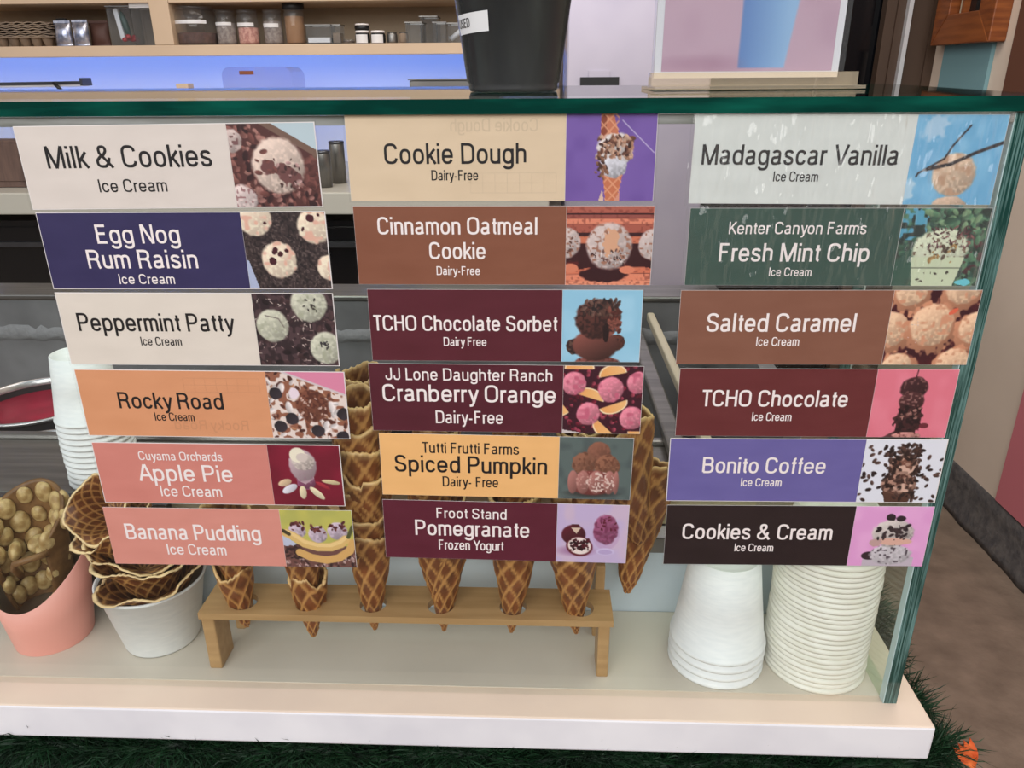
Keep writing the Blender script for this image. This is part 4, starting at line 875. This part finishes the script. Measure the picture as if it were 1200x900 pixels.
# ================================================================== PAPER CUPS
def inverted_cup(name, rb, rt, h, m, rim=.0022, lip=.0055):
    """paper cup standing on its rim: rb = rim radius, rt = radius of its base (now on top)"""
    def R(z): return rb-(rb-rt)*z/h
    me = MB().lathe([(rb-.002, .001), (rb+rim*.6, 0), (rb+rim, lip*.4), (rb+rim*.7, lip), (R(lip)+.0002, lip+.0006), (R(h*.5), h*.5), (rt, h), (rt-.0012, h+.0003), (rt-.0022, h-.001), (rt-.003, h-.009), (rt*.5, h-.0095), (0, h-.0095)], n=64)
    o = me.build(name, m); m_ = o.data; bpy.data.objects.remove(o); return m_
def stack(me, n, c, step, lab, group, cat='cup', nm='paper_cup', z0=.5658, wob=.0005):
    for k in range(n):
        o = link(nm, me, None, (c[0]+rr.uniform(-wob, wob), c[1]+rr.uniform(-wob, wob), z0+k*step)); o.rotation_euler = (0, 0, rr.uniform(0, 6)); tag(o, lab(k), cat, group)
big = inverted_cup('paper_cup', .0605, .043, .129, M['cup_white'])
stack(big, 4, (.2385, .077), .0125, lambda k: ('topmost white paper cup, whole side showing, in the short stack' if k == 3 else f'white paper cup, {ORD[k]} rim from the bottom of the short stack at right'), 'short stack of upturned white cups')
low = inverted_cup('paper_bowl', .0625, .0485, .055, M['cup_cream'], rim=.0026, lip=.0060)
stack(low, 25, (.3685, .0755), .0077, lambda k: f'cream white paper bowl, {ORD[k]} from the bottom of the tall right hand stack', 'tall stack of upturned bowls at right', 'bowl', 'paper_bowl', wob=.0009)
far = inverted_cup('paper_cup', .0480, .037, .098, M['cup_white'], lip=.005)
stack(far, 12, (-.664, .252), .0093, lambda k: ('topmost white cup of the left stack, whole side showing' if k == 11 else f'white paper cup, {ORD[k]} from the bottom of the stack behind the left signs'), 'stack of upturned cups on the dipping cabinet', z0=.7345)

# ================================================================== BACKGROUND OBJECTS
def span(x0, x1, y0, y1, Y): a = at(x0, y1, Y); b = at(x1, y0, Y); return a.x, b.x, a.z, b.z
SY = 2.28; SZ = 1.4085
def jar(x0, x1, top, Y, body, lid, fillm, fillfrac, label, zb=SZ, tape=None, lidh=.012, name='glass_jar', cat='jar', group='jars and tins on the wall shelf', lidr=1.0):
    a = at(x0, 50, Y); b = at(x1, 50, Y); c = at((x0+x1)/2, top, Y); r = (b.x-a.x)/2; cx = (a.x+b.x)/2; h = c.z-zb
    t = thing(name, label, cat, (cx, Y, zb+.0003), group=group); bh = h-lidh
    MB().lathe([(0, .001), (r*.94, 0), (r, .006), (r, bh*.82), (r*.9, bh*.95), (r*.86, bh)], n=28).build('body', body, t)
    if fillm: MB().lathe([(0, .004), (r*.9, .004), (r*.93, .01), (r*.93, bh*fillfrac), (0, bh*fillfrac+.003)], n=24).build('contents', fillm, t)
    if lid: MB().lathe([(0, bh+.0005), (r*.9*lidr, bh+.0005), (r*.93*lidr, bh+lidh*.2), (r*.93*lidr, bh+lidh*.9), (r*.85*lidr, bh+lidh), (0, bh+lidh)], n=28).build('lid', lid, t)
    if tape:
        mb = MB(); n_ = 8; z0, z1 = tape
        for k in range(n_):
            p, q = -PI*.78+PI*.56*k/n_, -PI*.78+PI*.56*(k+1)/n_; R_ = r+.0008
            mb.add([(R_*math.cos(p), R_*math.sin(p), bh*z0), (R_*math.cos(q), R_*math.sin(q), bh*z0), (R_*math.cos(q), R_*math.sin(q), bh*z1), (R_*math.cos(p), R_*math.sin(p), bh*z1)], [(0, 1, 2, 3)], 0, True)
        mb.build('label_sticker', M['tape'], t)
    return t
jar(210, 256, 8, SY, M['clearjar'], M['clearjar'], M['cocoa'], .35, 'widest clear jar, right beside the shelf divider', tape=(.60, .70))
jar(256, 279, 12, SY, M['clearjar'], M['clearjar'], M['greycandy'], .7, 'narrow clear jar of pale sprinkles with a white label', tape=(.62, .72))
jar(281, 305, 12, SY, M['clearjar'], M['clearjar'], M['pinkcandy'], .55, 'clear jar half full of pink candy pieces', tape=(.58, .70))
jar(311, 333, 12, SY, M['clearjar'], M['clearjar'], M['greycandy'], .75, 'clear jar with grey contents left of the black lidded jar', tape=(.55, .68))
jar(336, 359, 4, SY, M['clearjar'], M['black'], M['amber'], .8, 'jar of amber granules with a black lid', lidh=.02, lidr=1.15)
jar(417, 434, 36, SY-.03, M['black'], M['paper_white'], None, 0, 'small dark jar with white lid, lower left of three', tape=(.05, .85), lidh=.008)
jar(435, 452, 36, SY-.03, M['black'], M['paper_white'], None, 0, 'small dark jar with white lid, lower right of three', tape=(.05, .85), lidh=.008)
c_ = at(425, 36, SY-.03)
jar(417, 434, 28, SY-.03, M['black'], M['paper_white'], None, 0, 'small dark jar with white lid, stacked on top of another', zb=c_.z+.001, lidh=.006)
jar(454, 466, 38, SY-.02, M['steel'], M['steel'], None, 0, 'small steel tin beside the white lidded jars', lidh=.003, name='steel_tin', cat='tin')
jar(468, 479, 38, SY-.02, M['kraft'], M['steel'], None, 0, 'small dull tin left of the clear boxes', lidh=.003, name='steel_tin', cat='tin')
jar(402, 416, 42, SY-.02, M['clearjar'], None, M['greycandy'], .6, 'small open clear cup left of the dark jars', name='plastic_cup', cat='cup')
def bin_(x0, x1, top, Y, label, m, zb=SZ, dep=.12, name='clear_bin', cat='container', lid=None, fill=None, group='jars and tins on the wall shelf', th=.002, py=50):
    a = at(x0, py, Y); b = at(x1, py, Y); c = at((x0+x1)/2, top, Y); w_ = (b.x-a.x)/2; h = c.z-zb
    t = thing(name, label, cat, ((a.x+b.x)/2, Y+dep/2, zb+.0003), group=group); d = dep/2
    mb = MB().box(-w_, w_, -d, -d+th, 0, h).box(-w_, w_, d-th, d, 0, h).box(-w_, -w_+th, -d+th, d-th, 0, h).box(w_-th, w_, -d+th, d-th, 0, h).box(-w_+th, w_-th, -d+th, d-th, 0, th)
    mb.build('body', m, t)
    mb = MB(); e = .0022
    mb.box(-w_-e, w_+e, -d-e, -d+e, h, h+.004).box(-w_-e, w_+e, d-e, d+e, h, h+.004).box(-w_-e, -w_+e, -d+e, d-e, h, h+.004).box(w_-e, w_+e, -d+e, d-e, h, h+.004); mb.build('rim', M['steel'] if lid is None else lid, t)
    if lid: MB().box(-w_-.002, w_+.002, -d-.002, d+.002, h+.0045, h+.02).build('lid', lid, t, bevel=.002)
    if fill: MB().box(-w_+.004, w_-.004, -d+.004, d-.004, .004, h*fill[1]).build('contents', fill[0], t)
    return t
bin_(360, 388, 30, 2.22, 'low clear box of folded white napkins', M['clear'], fill=(M['tape'], .35), dep=.08)
bin_(389, 400, 30, 2.24, 'narrow clear box beside the napkin box', M['clear'], dep=.06, fill=(M['kraft'], .6))
bin_(476, 495, 27, 2.22, 'shorter clear acrylic bin beside the small tins', M['clear'], dep=.1)
bin_(493, 513, 20, 2.32, 'taller clear acrylic bin at the back', M['clear'], dep=.1)
bin_(508, 523, 27, 2.22, 'narrow clear acrylic bin in front of the taller one', M['clear'], dep=.08)
t = bin_(525, 548, 28, 2.22, 'clear bin holding a white handled scoop beside the bucket', M['clear'], dep=.1)
MB().tube([(-.03, 0, .012), (.0, 0, .035), (.032, 0, .06)], .009).build('scoop_handle', M['tape'], t)
bin_(159, 190, 9, 2.22, 'tall clear canister with a white and black lid beside the divider', M['clearjar'], dep=.09, lid=M['tape'], fill=(M['greycandy'], .0001) if False else None)
# clear tumbler with green and white scoops and red bits
t = bin_(131, 158, 8, 2.22, 'clear tub holding a green scoop, white scoop and red pieces', M['clear'], dep=.08)
MB().box(-.028, -.010, -.012, .004, .02, .125, rot=(0, -.12, 0)).build('white_scoop', M['tape'], t, bevel=.004)
MB().ball((.004, -.01, .07), (.012, .012, .045), rot=(0, -.2, 0)).build('green_scoop', M['greenplastic'], t)
mb = MB()
for k in range(12): mb.ball((rr.uniform(-.004, .036), rr.uniform(-.03, .01), rr.uniform(.012, .034)), (.010, .008, .008), n=8, m=5)
mb.build('red_pieces', M['red'], t, kind='stuff')
# foil and brown packs
def pack(x0, x1, top, Y, m, label, nm='foil_pack', lean=.08):
    a = at(x0, 50, Y); b = at(x1, 50, Y); c = at((x0+x1)/2, top, Y); w_ = (b.x-a.x)/2; h = c.z-SZ
    t = thing(nm, label, 'packet', ((a.x+b.x)/2, Y, SZ+.0003), (-lean, 0, 0), group='packets on the wall shelf'); vs = []; nn = 8
    for i in range(nn+1):
        v = i/nn; th = .018*math.sin(PI*v)**.6+.0008; ww = w_*(1-.06*math.sin(PI*v))
        for j in range(9):
            u = -1+2*j/8; vs.append((ww*u, -th*(1-u*u)**.5*rr.uniform(.85, 1)-.0004, h*v))
        for j in range(9):
            u = -1+2*j/8; vs.append((ww*u, .003+th*.4*(1-u*u), h*v))
    fs = []
    for i in range(nn):
        for j in range(8): fs += [(i*18+j, i*18+j+1, (i+1)*18+j+1, (i+1)*18+j), (i*18+9+j, (i+1)*18+9+j, (i+1)*18+10+j, i*18+10+j)]
        fs += [(i*18, (i+1)*18, (i+1)*18+9, i*18+9), (i*18+8, i*18+17, (i+1)*18+17, (i+1)*18+8)]
    fs += [tuple(range(9))+tuple(range(17, 8, -1))]
    MB().add(vs, fs, 0, True).build('pouch', m, t)
    MB().box(-w_*.95, w_*.95, -.0022, .0022, h+.0003, h+.008).build('crimped_seal', m, t)
pack(66, 86, 27, 2.24, M['foil'], 'silver and navy foil packet, left of two'); pack(87, 106, 26, 2.235, M['foil'], 'silver and blue foil packet, right of two')
pack(107, 130, 27, 2.28, M['brownpack'], 'dark brown packet beside the clear tub', 'brown_pack'); pack(70, 82, 24, 2.33, M['black'], 'black packet behind the foil packets', 'black_pack')
# stacked cardboard carriers
a = at(-30, 50, 2.22).x; b = at(63, 50, 2.22).x
for k in range(7):
    z0 = SZ+.0003+.034+k*.0072
    mb = MB(); vs = []; nx = 24
    for i in range(nx+1):
        for j in range(6):
            x = a+(b-a)*i/nx+.006*math.sin(k*1.7); vs.append((x, 2.225+.02*j+.004*math.cos(k), z0+.002*math.sin(i*1.9+k)+.0004*j-.004*(i > nx-2)))
    q = len(vs); vs += [(x, y, z+.0035) for x, y, z in vs]
    fs = [(i*6+j, i*6+j+1, (i+1)*6+j+1, (i+1)*6+j) for i in range(nx) for j in range(5)]
    fs += [tuple(v+q for v in reversed(f)) for f in fs[:]]
    fs += [(i*6, (i+1)*6, (i+1)*6+q, i*6+q) for i in range(nx)]+[(i*6+5, i*6+5+q, (i+1)*6+5+q, (i+1)*6+5) for i in range(nx)]+[(nx*6+j, nx*6+j+1, nx*6+j+1+q, nx*6+j+q) for j in range(5)]+[(j, j+q, j+1+q, j+1) for j in range(5)]
    o = mb.add(vs, fs, 0, False).build('cup_carrier', M['kraft']); tag(o, f'grey kraft drink carrier at the shelf end, {ORD[k+1]} from the bottom of its stack', 'tray', 'stacked drink carriers')
t = thing('cup_carrier', 'lowest grey kraft drink carrier, with molded cup pockets', 'tray', (0, 0, 0), group='stacked drink carriers')
MB().box(a, b, 2.225, 2.33, SZ+.0300, SZ+.0335).build('tray_top', M['kraft'], t)
for k in range(6):
    x = a+.02+(b-a-.04)*(k+.5)/6; MB().lathe([(.010, .0003), (.014, .001), (.022, .0295)], c=(x, 2.26, SZ), n=14).build('pocket', M['kraft'], t)

# on the back counter
CZ = .9725
t = thing('steel_container', 'tall brushed steel container left of the bucket', 'container', (0, 0, 0))
x0, x1, z0, z1 = span(480, 585, 92, 104, 1.9); MB().box(x0, x1, 1.9, 2.2, CZ, z1-.004).build('body', M['steel'], t, bevel=.004); MB().box(x0-.004, x1+.004, 1.896, 2.204, z1-.0035, z1).build('rim', M['steel'], t)
x0, x1, z0, z1 = span(262, 340, 78, 104, 2.1)
t = thing('clear_dispenser', 'clear rounded acrylic dispenser box with a small label against the blue wall', 'container', ((x0+x1)/2, 2.1, CZ)); w_ = (x1-x0)/2; h = z1-CZ
pts = [(-w_, 0), (w_, 0)]+[(w_-.03+.03*math.cos(a_), h-.03+.03*math.sin(a_)) for a_ in np.linspace(0, PI/2, 7)]+[(-w_+.03+.03*math.cos(a_), h-.03+.03*math.sin(a_)) for a_ in np.linspace(PI/2, PI, 7)]
n = len(pts); v = [(p, 0, q) for p, q in pts]+[(p, .16, q) for p, q in pts]
MB().add(v, [tuple(range(n)), tuple(range(n, 2*n))[::-1]]+[((i+1) % n, i, i+n, (i+1) % n+n) for i in range(n)]).build('shell', film('dispenser_shell', (.84, .84, .92), 1.3, .03, haze=.05), t)
q0, q1, q2, q3 = span(281, 297, 83, 87.5, 2.1); MB().box(q0-(x0+x1)/2, q1-(x0+x1)/2, -.003, -.0005, q2-CZ, q3-CZ).build('name_tag', M['wood'], t)
MB().tube([(-w_, -.001, h-.03)]+[(p, -.001, q) for p, q in pts[:1:-1]]+[(w_, -.001, h-.03)], .0022).build('edge_seam', M['steel_dark'], t)
t = thing('outlet_tile', 'small beige tile against the blue lit wall', 'box'); x0, x1, z0, z1 = span(207, 220, 98, 106, 2.2); MB().box(x0, x1, 2.2, 2.25, CZ, z1).build('block', M['cabinet'], t, bevel=.002)
x0, x1, z0, z1 = span(-60, 95, 95, 103, 1.95)
t = thing('paper_roll_rail', 'white slicer rail with a dark diagonal handle at far left', 'appliance', (0, 1.95, 0))
MB().box(x0, x1, 0, .05, z0, z1-.005, rot=(0, -.008, 0)).build('rail', M['lam_white'], t, bevel=.003)
MB().box(x0, x1-.002, -.004, 0, z1-.012, z1-.002, rot=(0, -.008, 0)).build('trim_strip', M['steel_dark'], t)
MB().box(x1, x1+.008, -.01, .05, z0+.004, z1+.010).build('end_stop', M['steel_dark'], t)
MB().box(x0+.05, x0+.09, .0, .04, CZ, z0-.0005).build('post', M['steel'], t)
a = at(63, 97, 1.93); b = at(74, 107, 1.93); MB().tube([(a.x, -.022, a.z), (b.x, -.024, b.z)], .006).build('handle', M['black'], t)
# canisters & bags
def can(x0, x1, top, Y, label):
    a = at(x0, 220, Y); b = at(x1, 220, Y); c = at((x0+x1)/2, top, Y); r = (b.x-a.x)/2; h = c.z-CZ
    t = thing('steel_canister', label, 'canister', ((a.x+b.x)/2, Y, CZ+.0003), group='canisters on the back counter')
    MB().lathe([(0, 0), (r, 0), (r, h-.012), (r*.98, h-.01)], n=32).build('body', M['steel'], t); MB().lathe([(r*.98, h-.0095), (r*1.03, h-.009), (r*1.03, h-.002), (r*.9, h), (0, h)], n=32).build('lid', M['steel_dark'], t)
can(373, 390, 176, 1.72, 'steel canister seen between the sign columns, left one'); can(390, 407, 165, 1.82, 'taller steel canister seen between the sign columns, right one')
rr = random.Random(6)
for k in range(4):
    x0, x1, z0, z1 = span(-26+k*17, -10+k*17, 165, 232, 1.72)
    t = thing('paper_bag', f'brown folded paper bag on the back counter, {ORD[3-k]} from the right of four', 'bag', ((x0+x1)/2, 1.72, CZ+.0003), (0, 0, rr.uniform(-.1, .1)), 'brown paper bags on the back counter')
    w_ = (x1-x0)/2*.94; MB().box(-w_, w_, 0, .10, 0, z1-CZ, rot=(0, 0, 0)).build('bag_body', M['brownbag'], t, bevel=.003); MB().box(-w_*.9, w_*.9, -.004, -.0005, .02, z1-CZ-.01).build('front_fold', M['brownbag'], t, bevel=.0015)

# ================================================================== GARLAND
def blades(n, seed, cx, cy, cz, rad, ln):
    rs = np.random.RandomState(seed); V = []; 
    m = len(cx); k = rs.randint(0, m-1, n); f = rs.rand(n)
    P = np.stack([cx[k]*(1-f)+cx[k+1]*f, cy[k]*(1-f)+cy[k+1]*f, cz[k]*(1-f)+cz[k+1]*f], 1)
    d = rs.randn(n, 3); d /= np.linalg.norm(d, axis=1)[:, None]
    L = ln*(.5+rs.rand(n))[:, None]; s = np.cross(d, rs.randn(n, 3)); s /= np.linalg.norm(s, axis=1)[:, None]
    P0 = P+d*rad*rs.rand(n)[:, None]; P2 = P0+d*L+np.array([0, 0, -.2])*L*rs.rand(n)[:, None]; Pm = (P0+P2)/2+rs.randn(n, 3)*.003
    V = np.stack([P0-s*.0007, P0+s*.0007, Pm+s*.0008, Pm-s*.0008, P2], 1).reshape(-1, 3); b = np.arange(n)[:, None]*5
    return V, np.concatenate([b+np.array([[0, 1, 2]]), b+np.array([[0, 2, 3]]), b+np.array([[3, 2, 4]])])
cx = np.concatenate([np.linspace(-1.1, .42, 40), np.full(10, .505), np.full(6, .50)]); cy = np.concatenate([np.full(40, -.012), np.linspace(-.0, .16, 10), np.linspace(.18, .26, 6)]); cz = np.concatenate([.470+.008*np.sin(np.arange(40)*1.3), .462+.015*np.sin(np.arange(10)*2.), np.linspace(.5, .52, 6)])
cx[40:50] += .02*np.sin(np.arange(10)*1.4)
V, Fc = blades(34000, 2, cx, cy, cz, .036, .030)
g = thing('pine_garland', 'dark green artificial pine garland hanging under the counter ledge', 'garland', (0, 0, 0))
me = rawmesh('needles', V, Fc, None, M['grass'], False); o = link('needles', me, g); o['kind'] = 'stuff'
MB().tube([(x, y, z) for x, y, z in zip(cx, cy, cz)], .010).build('stem', M['grass'], g)
f = thing('orange_silk_flower', 'orange silk leaf tucked in the garland at bottom right', 'flower', (.556, -.006, .480), (math.radians(-25), math.radians(-28), .1))
for k in range(4):
    mb = MB(); vs = []
    for i in range(7):
        v = i/6; ww = .0058*math.sin(PI*min(1, v*.92+.06)); vs += [(-ww, -.003*math.sin(v*3), v*.036-.012), (0, .003-.004*math.sin(v*3), v*.036-.012), (ww, -.003*math.sin(v*3), v*.036-.012)]
    vs = [Matrix.Rotation((k-1.5)*.22, 3, 'Y')@Vector(p)+Vector(((k-1.5)*.003, k*.0015, 0)) for p in vs]
    q = len(vs); fs = [(i*3+j, i*3+j+1, (i+1)*3+j+1, (i+1)*3+j) for i in range(6) for j in (0, 1)]
    mb.add(vs, fs, 0, True).build('petal', M['orange'], f)

# every empty sits at the foot of its thing
bpy.context.view_layer.update()
for o in [o for o in C.objects if o.type == 'EMPTY' and o.parent is None and o.location.length < 1e-6]:
    P = [c.matrix_local@Vector(k) for c in o.children if c.type == 'MESH' for k in c.bound_box]
    if not P: continue
    off = Vector(((min(p.x for p in P)+max(p.x for p in P))/2, (min(p.y for p in P)+max(p.y for p in P))/2, min(p.z for p in P)))
    o.location = off
    for c in o.children: c.location = c.location-off
